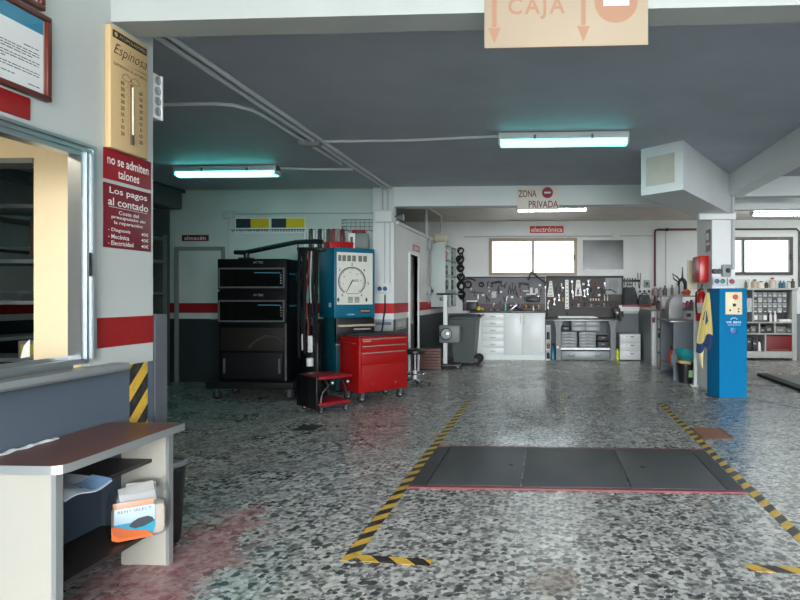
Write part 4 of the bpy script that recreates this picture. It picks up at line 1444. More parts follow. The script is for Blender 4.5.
for k, py in enumerate((287.5, 291, 295, 299.5)):
    on_board('socket_piece', MB().lathe([(.017, 0), (.017, -.04), (.011, -.04), (.011, -.01), (.001, -.01)], n=12, axis='y'), [TS, sign_white, TR, TD][k], 489 + .3 * (k % 2), py,
             ['steel socket at the top of the short row on the grey board', 'white socket second down the short row on the grey board', 'red socket third down the short row on the grey board', 'dark socket at the bottom of the short row on the grey board'][k], 'socket', 'row of sockets on the grey board')
g = [[(-.055 + .11 * i / 6 + .01 * math.sin(j * 2), -.02 - .02 * abs(math.sin(i * 1.7 + j)), .06 - .15 * j / 6) for i in range(7)] for j in range(7)]
on_board('rag', MB().sheet(g, thick=.004), pm('rag_white', (206, 206, 202), .8), 494, 294, 'white rag hanging on the grey tool board', 'rag')
pliers(.17, TD, bk(509.5, 287)[0], bk(509.5, 287)[2], 'black pliers left of the spanners in the middle of the grey board')
pliers(.17, TD, bk(515.3, 287)[0], bk(515.3, 287)[2], 'black long nosed pliers right of the middle of the grey board', .1)
spanner(0, .16, TD, bk(512.4, 283.5)[0], bk(512.4, 283.5)[2], 'dark spanner between two black pliers on the grey board', .05)
pliers(.10, TD, bk(505.5, 284)[0], bk(505.5, 284)[2], 'small dark pliers high on the bare middle of the grey board', .6)
gun('bulky dark impact gun near the right end of the grey board', 522, 283.5, 1.1)
gun('dark drill hanging at the top right of the grey board', 527, 284.2, .7, -1)
c = bk(531, 295)
o = thing('wall_shelf', 'narrow white shelf at the right end of the grey tool board', 'shelf', (c[0], BY - .03, c[2]))
MB().rbox(-.11, .11, -.10, 0, 0, .035, .005).build('shelf_board', white_paint, o)
c2 = bk(526, 291.5)
o = thing('wall_shelf', 'shorter white shelf stepped up to the left on the grey tool board', 'shelf', (c2[0], BY - .03, c2[2]))
MB().rbox(-.07, .06, -.10, 0, 0, .025, .005).build('shelf_board', white_paint, o)
def bottle(label, x, y, z, r, h, mat, capm=None, g=None, cat='bottle'):
    o = thing('bottle', label, cat, (x, y, z), 0, g)
    MB().lathe([(.001, 0), (r, 0), (r, h * .68), (r * .45, h * .82), (r * .4, h * .86), (.001, h * .86)], n=14).build('bottle_body', mat, o)
    MB().lathe([(.001, h * .86), (r * .5, h * .86), (r * .5, h), (.001, h)], n=12).build('cap', capm or mat, o)
    return o
for k, px in enumerate((531.3, 536.6)):
    x = bk(px, 290)[0]
    bottle(['white bottle on the small white shelf, left of the pair', 'white bottle on the small white shelf, right of the pair'][k], x, BY - .08, c[2] + .035, .034, .17 - .02 * k, sign_white, TD, 'white bottles on the small shelf')
c = bk(533, 301.5)
o = thing('tool_case', 'long black case under the white shelf on the grey board', 'case', (c[0], BY - .12, c[2]))
MB().rbox(-.16, .16, -.06, .09, 0, .105, .012).build('case_body', black_plastic, o)
MB().rbox(-.03, .03, -.07, -.055, .06, .09, .004).build('latch', dark_steel, o)
MB().tube([(-.06, 0, .105), (-.05, 0, .13), (.05, 0, .13), (.06, 0, .105)], .007, 6).build('handle', black_plastic, o)
c = bk(531.5, 309.2, 13.62)
o = thing('screwdriver_rack', 'wooden screwdriver rack at the right end of the cabinet worktop', 'rack', (c[0], 13.62, 1.078))
wd = pm('rack_wood', (110, 98, 86), .6, var=.2, scale=20)
MB().rbox(-.20, .20, -.04, .04, 0, .03, .004).rbox(-.20, .20, -.04, .04, .09, .11, .004).build('rack_board', wd, o)
MB().rbox(-.2, -.185, -.04, .04, .03, .09, .002).build('rack_end', wd, o)
MB().rbox(.185, .2, -.04, .04, .03, .09, .002).build('rack_end', wd, o)
hcols = [TR, TY, TD, pm('tool_green', (60, 120, 80), .4), TR, TD, pm('tool_blue', (40, 80, 140), .4), TY]
hn = ['red', 'yellow', 'black', 'green', 'red', 'black', 'blue', 'yellow']
for k in range(8):
    t = thing('screwdriver', '%s handled screwdriver, %s from the left in the wooden rack' % (hn[k], ['first', 'second', 'third', 'fourth', 'fifth', 'sixth', 'seventh', 'eighth'][k]), 'screwdriver', (c[0] - .165 + k * .047, 13.56, 1.205), 0, 'screwdrivers in the wooden rack')
    MB().lathe([(.001, .0), (.013, -.005), (.015, -.05), (.011, -.075)], n=10).build('handle', hcols[k], t)
    MB().cyl((0, 0, -.075), (0, 0, -.12), .004, n=6).build('blade', TS, t)

# left end: black tester with a white top, yellow thing etc. on the worktop
o = thing('soldering_station', 'black bench instrument with a white top at the left end of the worktop', 'instrument', (bk(472.5, 300, 13.5)[0], 13.5, 1.077))
MB().rbox(-.11, .11, -.10, .12, 0, .19, .012).build('case', black_plastic, o)
MB().rbox(-.125, .125, -.11, .13, .19, .225, .006).build('cover', white_plastic, o)
for x in (-.06, 0, .06):
    MB().lathe([(.014, 0), (.014, -.02), (.001, -.022)], (x, -.10, .05), 12, axis='y').build('knob', dark_steel, o)
p = bk(480, 309, 13.35)
o = thing('yellow_pulley', 'yellow hand tool lying on the worktop beside the black instrument', 'hand tool', (p[0], 13.35, 1.077))
MB().lathe([(.03, -.02), (.045, -.01), (.045, .01), (.03, .02), (.012, .02), (.012, -.02)], (-.03, 0, .045), 16, axis='y').build('wheel', TY, o)
MB().lathe([(.02, -.02), (.03, -.01), (.03, .01), (.02, .02), (.01, .02), (.01, -.02)], (.055, 0, .03), 16, axis='y').build('wheel', TY, o)
MB().rbox(-.03, .05, -.006, .006, .03, .045, .003).build('arm', TD, o)
teal_b = pm('bottle_teal', (60, 190, 160), .3)
bottle('small teal bottle on the middle of the cabinet worktop', bk(505.5, 309, 13.35)[0], 13.35, 1.077, .022, .15, teal_b, sign_white)
bottle('short white bottle near the right end of the cabinet worktop', bk(533.5, 309, 13.3)[0], 13.3, 1.077, .016, .12, sign_white)
o = thing('tangled_clamp', 'heap of metal clamps and brackets on the worktop', 'clamp', (bk(515, 309, 13.45)[0], 13.45, 1.077))
for k in range(5):
    a = R(-40 + 20 * k)
    MB().rbox(-.13, .13, -.012, .012, -.015, .015, .004).build('bar', [TS, TD, TS, TD, TS][k], o)
    ch = o.children[-1]
    ch.location = (-.05 + .03 * k, -.03 + .02 * k, .05 + .03 * (k % 3))
    ch.rotation_euler = (0, a, R(12 * k))
for k, px in enumerate((491, 494.5, 498)):
    x = bk(px, 310, 13.25)[0]
    solo('small_part', MB().lathe([(.001, 0), (.022, 0), (.024, .012), (.012, .03), (.001, .03)], n=14), [TS, TD, TS][k], ['left steel cap', 'middle dark cap', 'right steel cap'][k] + ' of the three on the worktop front edge', 'metal cap', (x, 13.25, 1.077), group='metal caps on the worktop')

# dark board tools
def plate(label, px0, px1, pxt0, pxt1, py0, py1, holes=4):
    x0, z0 = bk(px0, py1)[0], bk(px0, py1)[2]
    x1, z1 = bk(px1, py0)[0], bk(px1, py0)[2]
    xa, xb = bk(pxt0, py0)[0], bk(pxt1, py0)[0]
    cx = (x0 + x1) / 2
    o = thing('spanner_holder', label, 'tool holder', (cx, BY - .032, z0), 0, 'white spanner holders on the dark board')
    h = z1 - z0
    MB().prism([(x0 - cx, 0), (x1 - cx, 0), (xb - cx, h), (xa - cx, h)], -.02, 0).build('holder_plate', sign_white, o)
    for k in range(holes):
        zz = h * (k + .5) / holes
        wd_ = ((x1 - x0) * (1 - zz / h) + (xb - xa) * zz / h) * .3
        MB().rbox(-wd_, wd_, -.034, -.02, zz - .012, zz + .006, .003).build('spanner_rest', grey_plastic, o)
    return o
plate('white tapered spanner holder at the left of the dark board', 547.2, 554, 549.5, 552, 281, 296.8, 5)
plate('long narrow white spanner holder, second from the left on the dark board', 565, 569, 565.3, 568.5, 279.8, 309, 8)
o = plate('white tapered holder with a black mark, third on the dark board', 574.8, 582, 576.5, 580, 280, 296, 3)
MB().prism([(-.022, .03), (.0, .03), (.012, .12), (.02, .15), (-.01, .155), (-.03, .13)], -.036, -.034).build('black_mark', ink, o)
k = 0
for px, py, L, kind, lb in [(561.5, 283, .19, 'd', 'pale screwdriver right of the first white holder'), (559, 295, .12, 's', 'small spanner low between the first two white holders'), (554.5, 299, .12, 's', 'small spanner below the first white holder'),
                            (572, 281.5, .22, 's', 'long spanner between the second and third white holders'), (571.3, 284, .3, 'sd', 'dark spanner touching the long white holder on its right'),
                            (584.4, 290.5, .13, 's', 'spanner just right of the black marked holder'), (587.6, 289, .12, 's', 'second spanner right of the black marked holder'), (591, 288, .10, 'd', 'short screwdriver near the top middle of the dark board'),
                            (596, 281, .12, 'd', 'screwdriver high on the dark board left of the hammer'), (563, 297.5, .1, 'd', 'stubby screwdriver left of the long white holder'), (548, 303, .11, 's', 'spanner near the lower left corner of the dark board'),
                            (551, 305.5, .10, 'sd', 'dark spanner near the lower left corner of the dark board'), (588.5, 281, .09, 's', 'tiny spanner under the top rail of the dark board'), (557, 284, .14, 'sd', 'dark spanner right of the first tapered holder')]:
    c = bk(px, py)
    if kind == 'd':
        driver(L, [sign_white, TD, TR, TY][k % 4], c[0], c[2], lb, 'screwdrivers on the dark board')
        k += 1
    else:
        spanner(0, L, TD if kind == 'sd' else TS, c[0], c[2], lb, .04 * (-1) ** len(lb), 'spanners on the dark board')
hammer(bk(601, 289)[0], bk(601, 289)[2], 'black hammer near the middle right of the dark board', TD, -.2)
hammer(bk(603.5, 292)[0], bk(603.5, 292)[2], 'wooden handled hammer beside the black one', None, .15)
for k in range(9):
    px = 607.5 + k * 1.35
    x = bk(px, 283)[0]
    solo('drift_rod', MB().cyl((0, 0, 0), (0, 0, -.24 + .015 * (k % 3)), .008, n=8), TS, '%s steel rod from the left, top right of the dark board' % ['first', 'second', 'third', 'fourth', 'fifth', 'sixth', 'seventh', 'eighth', 'ninth'][k], 'rod', (x, BY - .045, 1.76), group='steel rods on the dark board')
solo('bent_bar', MB().tube([(-.26, -.02, .0), (-.16, -.02, .07), (-.05, -.02, .08), (.08, -.02, .0)], .010, 8), TD, 'bent dark bar across the steel rods on the dark board', 'pry bar', (bk(613, 293)[0], BY - .04, bk(613, 293)[2]))
z_sh = .92 + .375
for k in range(8):
    x = .83 - .02 + .03 * 0 + (bk(591.5 + k * 1.35, 300)[0] - .83)
    solo('socket_piece', MB().lathe([(.001, 0), (.013, 0), (.013, .045 + .004 * (k % 3)), (.008, .05), (.001, .05)], n=10), TR if k % 2 else sign_white, '%s socket, %s of the red and white row on the brown shelf' % ('red' if k % 2 else 'white', ['first', 'second', 'third', 'fourth', 'fifth', 'sixth', 'seventh', 'last'][k]), 'socket', (x, BY - .07, z_sh), group='red and white sockets')
for k, px in enumerate((604.5, 607.5)):
    bottle(['tall steel cylinder left of the twin on the brown shelf', 'tall steel cylinder right of the twin on the brown shelf'][k], bk(px, 300)[0], BY - .07, z_sh, .018, .14, TS, TS, 'steel cylinders on the brown shelf', 'cylinder')
for k, (px, w_, c, lb) in enumerate([(576.5, .14, (80, 40, 36), 'dark red box under the black marked holder'), (585.5, .12, (52, 40, 38), 'small dark box right of the dark red one on the shelf'), (596.5, .2, (60, 36, 34), 'brown case behind the red and white sockets')]):
    t = thing('tool_case', lb, 'case', (bk(px, 300)[0], BY - (.065 if k < 2 else .048), z_sh), 0)
    MB().rbox(-w_ / 2, w_ / 2, -.03 if k < 2 else -.01, .03 if k < 2 else .012, 0, .085, .008).build('case_body', pm('case_%d' % k, c, .5), t)
for k in range(7):
    px = 572 + k * 6.4
    t = thing('socket_set', ['row of dark sockets at the left of the lower brown shelf', 'steel cups second along the lower brown shelf', 'dark block third along the lower brown shelf', 'grey tin fourth along the lower brown shelf', 'black tin fifth along the lower brown shelf',
                             'steel tin sixth along the lower brown shelf', 'dark tin at the right of the lower brown shelf'][k], 'tin', (bk(px, 308)[0], BY - .068, .92 + .235), 0)
    MB().lathe([(.001, 0), (.025, 0), (.025, .06 + .01 * (k % 3)), (.001, .065 + .01 * (k % 3))], n=14).build('tin_body', [TD, TS, TD, grey_plastic, black_plastic, steel, TD][k], t)
    MB().lathe([(.027, .02), (.027, .03)], n=14).build('band', [steel, TD, TR, TD, TY, TD, steel][k], t)

# more small tools, each on its own peg
rt = random.Random(11)
mats4 = [TS, TD, TS, sign_white, TD, TR]
nm4 = ['steel', 'dark', 'steel', 'white', 'black', 'red']
spots = [(471, 288), (474.5, 290), (478, 295), (483, 294), (488, 282), (491.5, 291), (501, 291), (503.5, 296), (507, 297), (512, 296), (517, 294), (520, 289), (520.5, 296), (524.5, 297), (538.5, 296), (540, 284), (541, 290), (500, 301), (494, 303), (510, 303),
         (545.5, 287), (546, 293), (556, 289), (559.5, 290), (563, 287), (570.5, 297), (573, 293), (583.5, 283), (585.5, 284), (594, 285), (598.5, 287), (594, 292), (604.8, 283), (599, 294), (567, 313), (552, 300), (549, 300)]
for k, (px, py) in enumerate(spots):
    c = bk(px, py)
    q = k % 6
    where = 'grey' if px < 543 else 'dark'
    row = ['high', 'half way up', 'low'][0 if py < 287 else (1 if py < 295 else 2)]
    side = ['far left end', 'left part', 'middle', 'right part', 'far right end'][min(4, int(((px - 464) / 16) if px < 543 else ((px - 544) / 13)))]
    kind = ['bit holder', 'allen key', 'feeler gauge', 'tag', 'punch', 'marker'][q]
    L = rt.uniform(.07, .15)
    m = MB()
    if q == 0:
        m.rbox(-.022, .022, -.03, 0, -.04, .0, .004).cyl((0, -.015, -.04), (0, -.015, -.04 - L * .4), .007, n=8)
    elif q == 1:
        m.tube([(0, -.01, 0), (.0, -.01, -L + .01), (.006, -.01, -L), (.04, -.01, -L)], .007, 6)
    elif q == 2:
        m.rbox(-.012, .012, -.012, 0, -L, 0, .003).lathe([(.016, 0), (.016, -.014), (.001, -.014)], (0, 0, 0), 10, axis='y')
    elif q == 3:
        m.rbox(-.028, .028, -.006, 0, -.05, 0, .003).lathe([(.008, -.006), (.008, -.012), (.001, -.012)], (0, 0, -.008), 10, axis='y')
    elif q == 4:
        m.cyl((0, -.012, 0), (0, -.012, -L), .011, .006, 10).cyl((0, -.012, 0), (0, -.012, .02), .014, n=10)
    else:
        m.cyl((0, -.012, 0), (0, -.012, -L * .7), .012, n=10).cyl((0, -.012, -L * .7), (0, -.012, -L * .8), .006, n=8)
    near = {0: 'the hose coils', 1: 'the long pry bar', 2: 'the white rag', 3: 'the small white shelf'}
    o = solo(kind.replace(' ', '_'), m, mats4[q], '%s %s %s on the %s of the %s tool board' % (nm4[q], kind, row, side, where), kind, (c[0], BY - .033, c[2]), rot=(0, rt.uniform(-.25, .25), 0))
    o['group'] = 'small tools on the %s tool board' % where

# articulated lamp at the join of the two boards
a0, a1, a2 = bk(546, 283.5, 13.66), bk(531, 272, 13.55), bk(528.3, 280, 13.5)
o = thing('desk_lamp', 'black articulated lamp arm reaching up in front of the wide window', 'lamp', (a0[0], 13.70, a0[2]))
rel = lambda p: (p[0] - a0[0], p[1] - 13.70, p[2] - a0[2])
MB().rbox(-.03, .03, -.05, .05, -.06, .02, .006).build('clamp', dark_steel, o)
MB().tube([rel(a0), rel(a1)], .014, 8).build('lower_arm', black_paint, o)
MB().tube([rel(a0)[:2] + (.03,), (rel(a1)[0], rel(a1)[1], rel(a1)[2] + .03)], .007, 6).build('arm_spring', steel, o)
MB().tube([rel(a1), rel(a2)], [.016, .022], 8).build('lamp_head', black_paint, o)

# white base cabinets and worktop
FY = 13.1
wc = pm('cabinet_white', (226, 232, 230), .35, var=.02)
o = thing('base_cabinet', 'white cabinet with six drawers under the grey tool board', 'cabinet', (-1.69, FY, 0))
X1 = bk(504, 330, FY)[0] + 1.69
MB().box(0, X1, 0, .62, .1, 1.03).box(.0, X1, .05, .62, 0, .1).build('carcass', wc, o)
MB().rbox(.0, .225, -.02, .002, .1, 1.03, .003).build('filler_panel', wc, o)
for k in range(6):
    z1 = 1.025 - k * .152
    d = MB().rbox(.232, X1 - .004, -.02, .002, z1 - .147, z1, .004).build('drawer', wc, o)
    mx_ = (.232 + X1) / 2
    MB().tube([(mx_ - .06, -.02, z1 - .07), (mx_ - .055, -.045, z1 - .07), (mx_ + .055, -.045, z1 - .07), (mx_ + .06, -.02, z1 - .07)], .006, 6).build('handle', steel, d)
o = thing('base_cabinet', 'white cabinet with two doors, right of the six drawers', 'cabinet', (-1.69 + X1, FY, 0))
W2 = (-.07) - (-1.69 + X1)
MB().box(.002, W2, 0, .62, .1, 1.03).box(.002, W2, .05, .62, 0, .1).build('carcass', wc, o)
md = bk(522.5, 330, FY)[0] - (-1.69 + X1)
for xa, xb, hx in ((.006, md - .003, md - .04), (md + .003, W2 - .004, md + .045)):
    d = MB().rbox(xa, xb, -.02, .002, .11, 1.025, .004).build('door', wc, o)
    MB().tube([(hx, -.02, .80), (hx, -.045, .81), (hx, -.045, .95), (hx, -.02, .96)], .006, 6).build('handle', steel, d)
solo('worktop', MB().rbox(-1.72, -.05, FY - .035, BY - .034, 1.032, 1.075, .006), pm('worktop_dark', (66, 62, 62), .4, var=.1), 'dark worktop running over both white cabinets', 'worktop')

# narrow white side rack between cabinet and bench
x0, x1 = bk(545, 340, FY)[0], bk(550.3, 340, FY)[0]
o = thing('side_rack', 'narrow white open rack between the white cabinet and the bench', 'rack', ((x0 + x1) / 2 + .01, FY, 0))
hw = (x1 - x0) / 2 - .008
MB().box(-hw, hw, .4, .42, 0, .76).box(-hw, -hw + .01, 0, .4, 0, .76).box(hw - .01, hw, 0, .4, 0, .76).build('rack_body', wc, o)
for z in (0, .22, .42, .74):
    MB().box(-hw + .01, hw - .01, 0, .4, z, z + .02).build('shelf', wc, o)
cxs = (x0 + x1) / 2 + .01
for z, c, h, lb in ((.022, (40, 40, 42), .16, 'black tin in the bottom of the narrow white rack'), (.242, (150, 90, 84), .14, 'reddish tin on the middle shelf of the narrow white rack'), (.442, (36, 36, 38), .2, 'black pump bottle on the upper shelf of the narrow white rack')):
    bottle(lb, cxs, FY + .12, z, .035, h, pm('tin_%d_%d' % (c[0], c[1]), c, .4), sign_white, None, 'tin')

# heavy workbench
o = thing('work_bench', 'heavy grey steel workbench below the dark tool board', 'workbench', (.75, FY, 0))
bm_ = pm('bench_grey', (98, 102, 102), .45, .2, var=.1)
lt = pm('drawer_grey', (132, 138, 138), .4, .2, var=.06)
bt = pm('bench_top_dark', (50, 48, 48), .45, var=.2, scale=6)
xl = lambda px: bk(px, 340, FY)[0] - .75
zl = lambda py: bk(600, py, FY)[2]
MB().rbox(xl(545.4), xl(621.5), -.04, .64, .86, .915, .006).build('bench_top', bt, o)
MB().rbox(xl(545), xl(618), -.048, -.038, .862, .885, .002).build('top_edging', steel, o)
for a_, b_ in ((556, 561), (610.5, 615.5)):
    for y in (0, .52):
        c_ = (xl(a_) + xl(b_)) / 2
        w_ = xl(b_) - xl(a_)
        MB().prism([(c_ - w_ / 2, .02), (c_ + w_ / 2, .02), (c_ + w_ / 2, .72), (c_ + w_, .86), (c_ - w_, .86), (c_ - w_ / 2, .72)], y, y + .09).rbox(c_ - w_ * .8, c_ + w_ * .8, y - .01, y + .1, 0, .02, .003).build('leg', bm_, o)
MB().box(xl(561), xl(610), .02, .6, zl(350), zl(348)).build('under_shelf', steel, o)
def drawer_box(par, name, a_, b_, p0, p1, m_, hnd=True):
    d = MB().rbox(xl(a_), xl(b_), -.005, .02, zl(p1), zl(p0), .004).build(name, m_, par)
    if hnd:
        zc = (zl(p0) + zl(p1)) / 2
        MB().rbox((xl(a_) + xl(b_)) / 2 - .05, (xl(a_) + xl(b_)) / 2 + .05, -.016, -.004, zc - .006, zc + .006, .003).build('handle', dark_steel, d)
    return d
t1 = thing('drawer_cabinet', 'pair of wide shallow grey drawers slung under the bench top', 'drawer cabinet', (.75, FY, 0))
MB().box(xl(571.5), xl(600), .02, .5, zl(331.5), .858).build('carcass', bm_, t1)
for p0, p1 in ((322, 326), (327.2, 331.2)):
    drawer_box(t1, 'drawer', 572, 585.5, p0, p1, lt, False)
    drawer_box(t1, 'drawer', 586, 599.5, p0, p1, lt, False)
for (a_, b_, lb) in ((561.3, 577, 'five drawer grey cabinet on the left of the bench shelf'), (579, 596, 'five drawer grey cabinet on the right of the bench shelf')):
    t1 = thing('drawer_cabinet', lb, 'drawer cabinet', (.75, FY, 0), 0, 'five drawer cabinets under the bench')
    MB().box(xl(a_), xl(b_), .02, .5, zl(347.8), zl(332)).build('carcass', bm_, t1)
    for k in range(5):
        drawer_box(t1, 'drawer', a_ + .4, b_ - .4, 332.2 + k * 3.1, 334.9 + k * 3.1, lt, True)
t1 = thing('storage_chest', 'wide grey drawer box on the floor under the bench', 'drawer cabinet', (.75, FY, 0))
MB().box(xl(561.5), xl(609.5), .02, .55, .01, zl(351.3)).build('carcass', bm_, t1)
d = MB().rbox(xl(561.3), xl(609.7), -.005, .02, .01, zl(351.2), .005).build('drawer_front', lt, t1)
for px in (571.5, 598):
    MB().tube([(xl(px) - .06, -.005, zl(354.5)), (xl(px) - .05, -.03, zl(356)), (xl(px) + .05, -.03, zl(356)), (xl(px) + .06, -.005, zl(354.5))], .008, 6).build('handle', dark_steel, d)
for a_, b_, p0, p1, c, lb in ((597.5, 608.5, 336, 341, (40, 40, 42), 'black case, upper of two right of the five drawer cabinets'), (597.5, 609, 342, 347.6, (46, 46, 50), 'dark case, lower of two right of the five drawer cabinets'), (562, 569.5, 326.5, 331.4, (60, 62, 64), 'grey case left of the wide drawers under the bench top')):
    t1 = thing('tool_case', lb, 'case', (.75, FY, 0))
    zb = zl(p1) if p1 < 347 else zl(348) + .002
    MB().rbox(xl(a_), xl(b_), .04, .4, zb, zl(p0), .01).build('case_body', pm('tcase_%d' % c[2], c, .5), t1)
    MB().rbox((xl(a_) + xl(b_)) / 2 - .03, (xl(a_) + xl(b_)) / 2 + .03, .025, .045, (zb + zl(p0)) / 2, (zb + zl(p0)) / 2 + .02, .004).build('latch', steel, t1)
bottle('blue-green bottle between the narrow rack and the bench leg', .75 + xl(553), FY + .1, .0 + .0, .055, .36, pm('bottle_bluegreen', (30, 100, 120), .3), TD)
bottle('second blue bottle behind the bench leg', .75 + xl(557.0), FY + .3, 0, .05, .34, pm('bottle_blue', (30, 60, 120), .3), sign_white)
solo('round_cap', MB().lathe([(.001, 0), (.03, 0), (.03, -.02), (.001, -.022)], n=16, axis='y'), sign_white, 'round white disc on the left bench leg', 'disc', (.75 + xl(557.5), FY - .001, zl(347.5)))
bottle('yellow-green spray bottle right of the bench leg', .75 + xl(617.6), FY + .06, 0, .04, .30, pm('bottle_lime', (196, 214, 40), .35), TD)
solo('paper_tray', MB().prism([(xl(558), 0), (xl(597), 0), (xl(598.5), .012), (xl(594), .04), (xl(558), .04)], 0, .25), pm('tray_white', (214, 216, 214), .4), 'long pale tray lying on the workbench top', 'tray', (.75, FY + .05, .917))
# bench vise
o = thing('bench_vise', 'dark bench vise on the right end of the workbench', 'vise', (.75 + xl(617), FY + .12, .917))
MB().lathe([(.001, 0), (.085, 0), (.085, .025), (.05, .04), (.05, .07), (.001, .07)], n=20).build('swivel_base', dark_steel, o)
MB().rbox(-.05, .05, -.10, .12, .07, .15, .012).build('vise_body', TD, o)
MB().rbox(-.075, .075, -.02, .02, .13, .22, .008).build('rear_jaw', TD, o)
MB().rbox(-.075, .075, -.12, -.075, .10, .22, .008).build('front_jaw', TD, o)
MB().cyl((0, -.12, .12), (0, -.2, .12), .02, n=12).cyl((-.09, -.18, .12), (.09, -.18, .12), .008, n=8).build('screw_handle', steel, o)
g = [[(-.03 + .07 * i / 4 + .03 * j / 6, -.012 * math.sin(j * 1.3 + i), -.13 * j / 6) for i in range(5)] for j in range(7)]
solo('paper_scrap', MB().sheet(g, thick=.002), paper, 'crumpled white paper hanging above the bench vise', 'paper', (.75 + xl(620), FY + .02, 1.20))

# three drawer pedestal
o = thing('drawer_pedestal', 'white three drawer pedestal right of the workbench', 'drawer pedestal', (.75, FY, 0))
xa, xb = xl(619.8), xl(640.5)
MB().box(xa, xb, 0, .5, .02, zl(334)).build('carcass', wc, o)
for k in range(3):
    z1 = zl(334.2) - k * .183
    d = MB().rbox(xa + .003, xb - .003, -.02, .002, z1 - .178, z1, .004).build('drawer', white_paint, o)
    MB().rbox((xa + xb) / 2 + .0, (xa + xb) / 2 + .08, -.035, -.018, z1 - .06, z1 - .045, .003).build('handle', TD, d)
    MB().lathe([(.012, 0), (.012, -.006), (.001, -.006)], (xa + .14, -.02, z1 - .052), 10, axis='y').build('lock', steel, d)
for x in (xa + .05, xb - .05):
    MB().cyl((x, .06, 0), (x, .06, .02), .025, n=10).cyl((x, .42, 0), (x, .42, .02), .025, n=10).build('foot', TD, o)

# wall right of the boards: hung tools, tool bags, sockets
o = thing('tool_rail', 'black rail of hanging tools high on the wall right of the dark board', 'tool rail', (bk(633, 281)[0], BY, bk(633, 281)[2]))
MB().rbox(-.22, .17, -.05, 0, -.02, .03, .006).build('rail', black_paint, o)
solo_specs = [(-.19, .10), (-.13, .07), (-.07, .12), (-.01, .08), (.05, .11)]
for k, (x, L) in enumerate(solo_specs):
    t = thing('chisel', '%s dark chisel hanging on the black wall rail' % ['first', 'second', 'third', 'fourth', 'fifth'][k], 'chisel', (bk(633, 281)[0] + x, BY - .06, bk(633, 281)[2] + .05), 0, 'chisels on the black wall rail')
    MB().lathe([(.001, .02), (.014, .015), (.016, -.03), (.010, -.06)], n=10).build('handle', TD, t)
    MB().rbox(-.008, .008, -.004, .004, -.06 - L, -.06, .002).build('blade', dark_steel, t)
for k, (px, L) in enumerate(((637.8, .34), (641, .38))):
    solo('long_rod', MB().cyl((0, 0, 0), (.03 if k == 0 else -.03, 0, -L), .009, n=8), TD, ['left of two long dark rods at the end of the black rail', 'right of two long dark rods at the end of the black rail'][k], 'rod', (bk(px, 273)[0], BY - .03, bk(px, 273)[2]), group='long rods by the black rail')
# long counter shelf behind (bags rest on it)
o = thing('wall_shelf', 'white shelf with a red edge on the wall right of the dark board', 'shelf', (bk(629, 305)[0], BY, bk(629, 311)[2]))
MB().box(-.18, .2, -.3, 0, 0, .10).build('shelf_box', white_paint, o)
MB().rbox(-.19, .45, -.31, -.0, .10, .14, .004).build('red_top', pm('shelf_red', (150, 30, 48), .4), o)
zb = bk(629, 311)[2] + .142
x_ = bk(629, 305)[0]
def bag_at(label, x, wd, h, y, c):
    o = thing('tool_bag', label, 'tool bag', (x, y, zb), 0, 'dark tool bags on the red edged shelf')
    prof = []
    for i in range(9):
        v = i / 8
        ww = wd * (1 - .3 * max(0, v - .5) / .5 - .05 * (1 - v))
        dd = .11 * (1 - .6 * max(0, v - .45))
        prof.append([(ww * math.copysign(abs(math.cos(a)) ** .5, math.cos(a)) + .008 * math.sin(5 * a + i), dd * math.copysign(abs(math.sin(a)) ** .6, math.sin(a)), h * v * .86) for a in [2 * math.pi * j / 20 for j in range(21)]])
    m = MB().sheet(prof)
    m.add(prof[-1][:-1], [tuple(range(20))])
    m.add(prof[0][:-1], [tuple(range(20))])
    mm = pm('bag_%d_%d' % (c[0], c[1]), c, .7, var=.2)
    m.build('bag_body', mm, o)
    MB().tube([(-wd * .4, 0, h * .84), (-wd * .3, 0, h), (wd * .3, 0, h), (wd * .4, 0, h * .84)], .012, 7).build('bag_handle', black_rubber, o)
    MB().rbox(-wd * .5, wd * .5, -.13, -.10, h * .2, h * .5, .01).build('pocket', mm, o)
bag_at('tall dark tool bag on the red edged wall shelf', x_ + .0, .17, .46, BY - .14, (56, 60, 64))
bag_at('low dark grey tool bag right of the tall bag', x_ + .33, .15, .26, BY - .14, (74, 74, 76))
o = thing('socket_box', 'white wall box with one black round switch, over the tool bags', 'switch', (bk(647, 284)[0], BY, bk(647, 287.5)[2]))
MB().rbox(-.07, .07, -.05, 0, 0, .17, .01).build('housing', grey_plastic, o)
MB().lathe([(.03, 0), (.03, -.03), (.001, -.032)], (0, -.05, .09), 14, axis='y').build('switch_knob', black_plastic, o)
o = thing('socket_strip', 'white strip of three sockets below the round switch', 'socket', (bk(644.5, 291)[0], BY, bk(644.5, 293.5)[2]))
MB().rbox(-.16, .16, -.05, 0, 0, .10, .01).build('housing', white_plastic, o)
for x in (-.1, 0, .1):
    MB().lathe([(.028, 0), (.028, -.006), (.001, -.004)], (x, -.05, .05), 14, axis='y').build('socket', TD, o)

# mirror, sign, conduits on the back wall
c0_, c1_ = bk(583, 269.3, 13.79), bk(623.3, 240, 13.79)
o = thing('wall_mirror', 'frameless tinted mirror on the back wall right of the wide window', 'mirror', ((c0_[0] + c1_[0]) / 2, BY, c0_[2]))
hw, hh = (c1_[0] - c0_[0]) / 2, c1_[2] - c0_[2]
MB().box(-hw, hw, -.012, 0, 0, hh).build('mirror_glass', pm('mirror_silver', (66, 67, 66), .3, 1.0, var=.35, scale=2.5), o)
for x in (-hw + .1, hw - .1):
    MB().box(x - .015, x + .015, -.018, 0, -.01, .015).build('mirror_clip', steel, o)
c0_, c1_ = bk(530, 233, 13.79), bk(563.5, 226, 13.79)
o = thing('room_sign', 'red electrónica sign above the wide back window', 'sign', ((c0_[0] + c1_[0]) / 2, BY, (c0_[2] + c1_[2]) / 2))
hw, hh = (c1_[0] - c0_[0]) / 2, (c1_[2] - c0_[2]) / 2
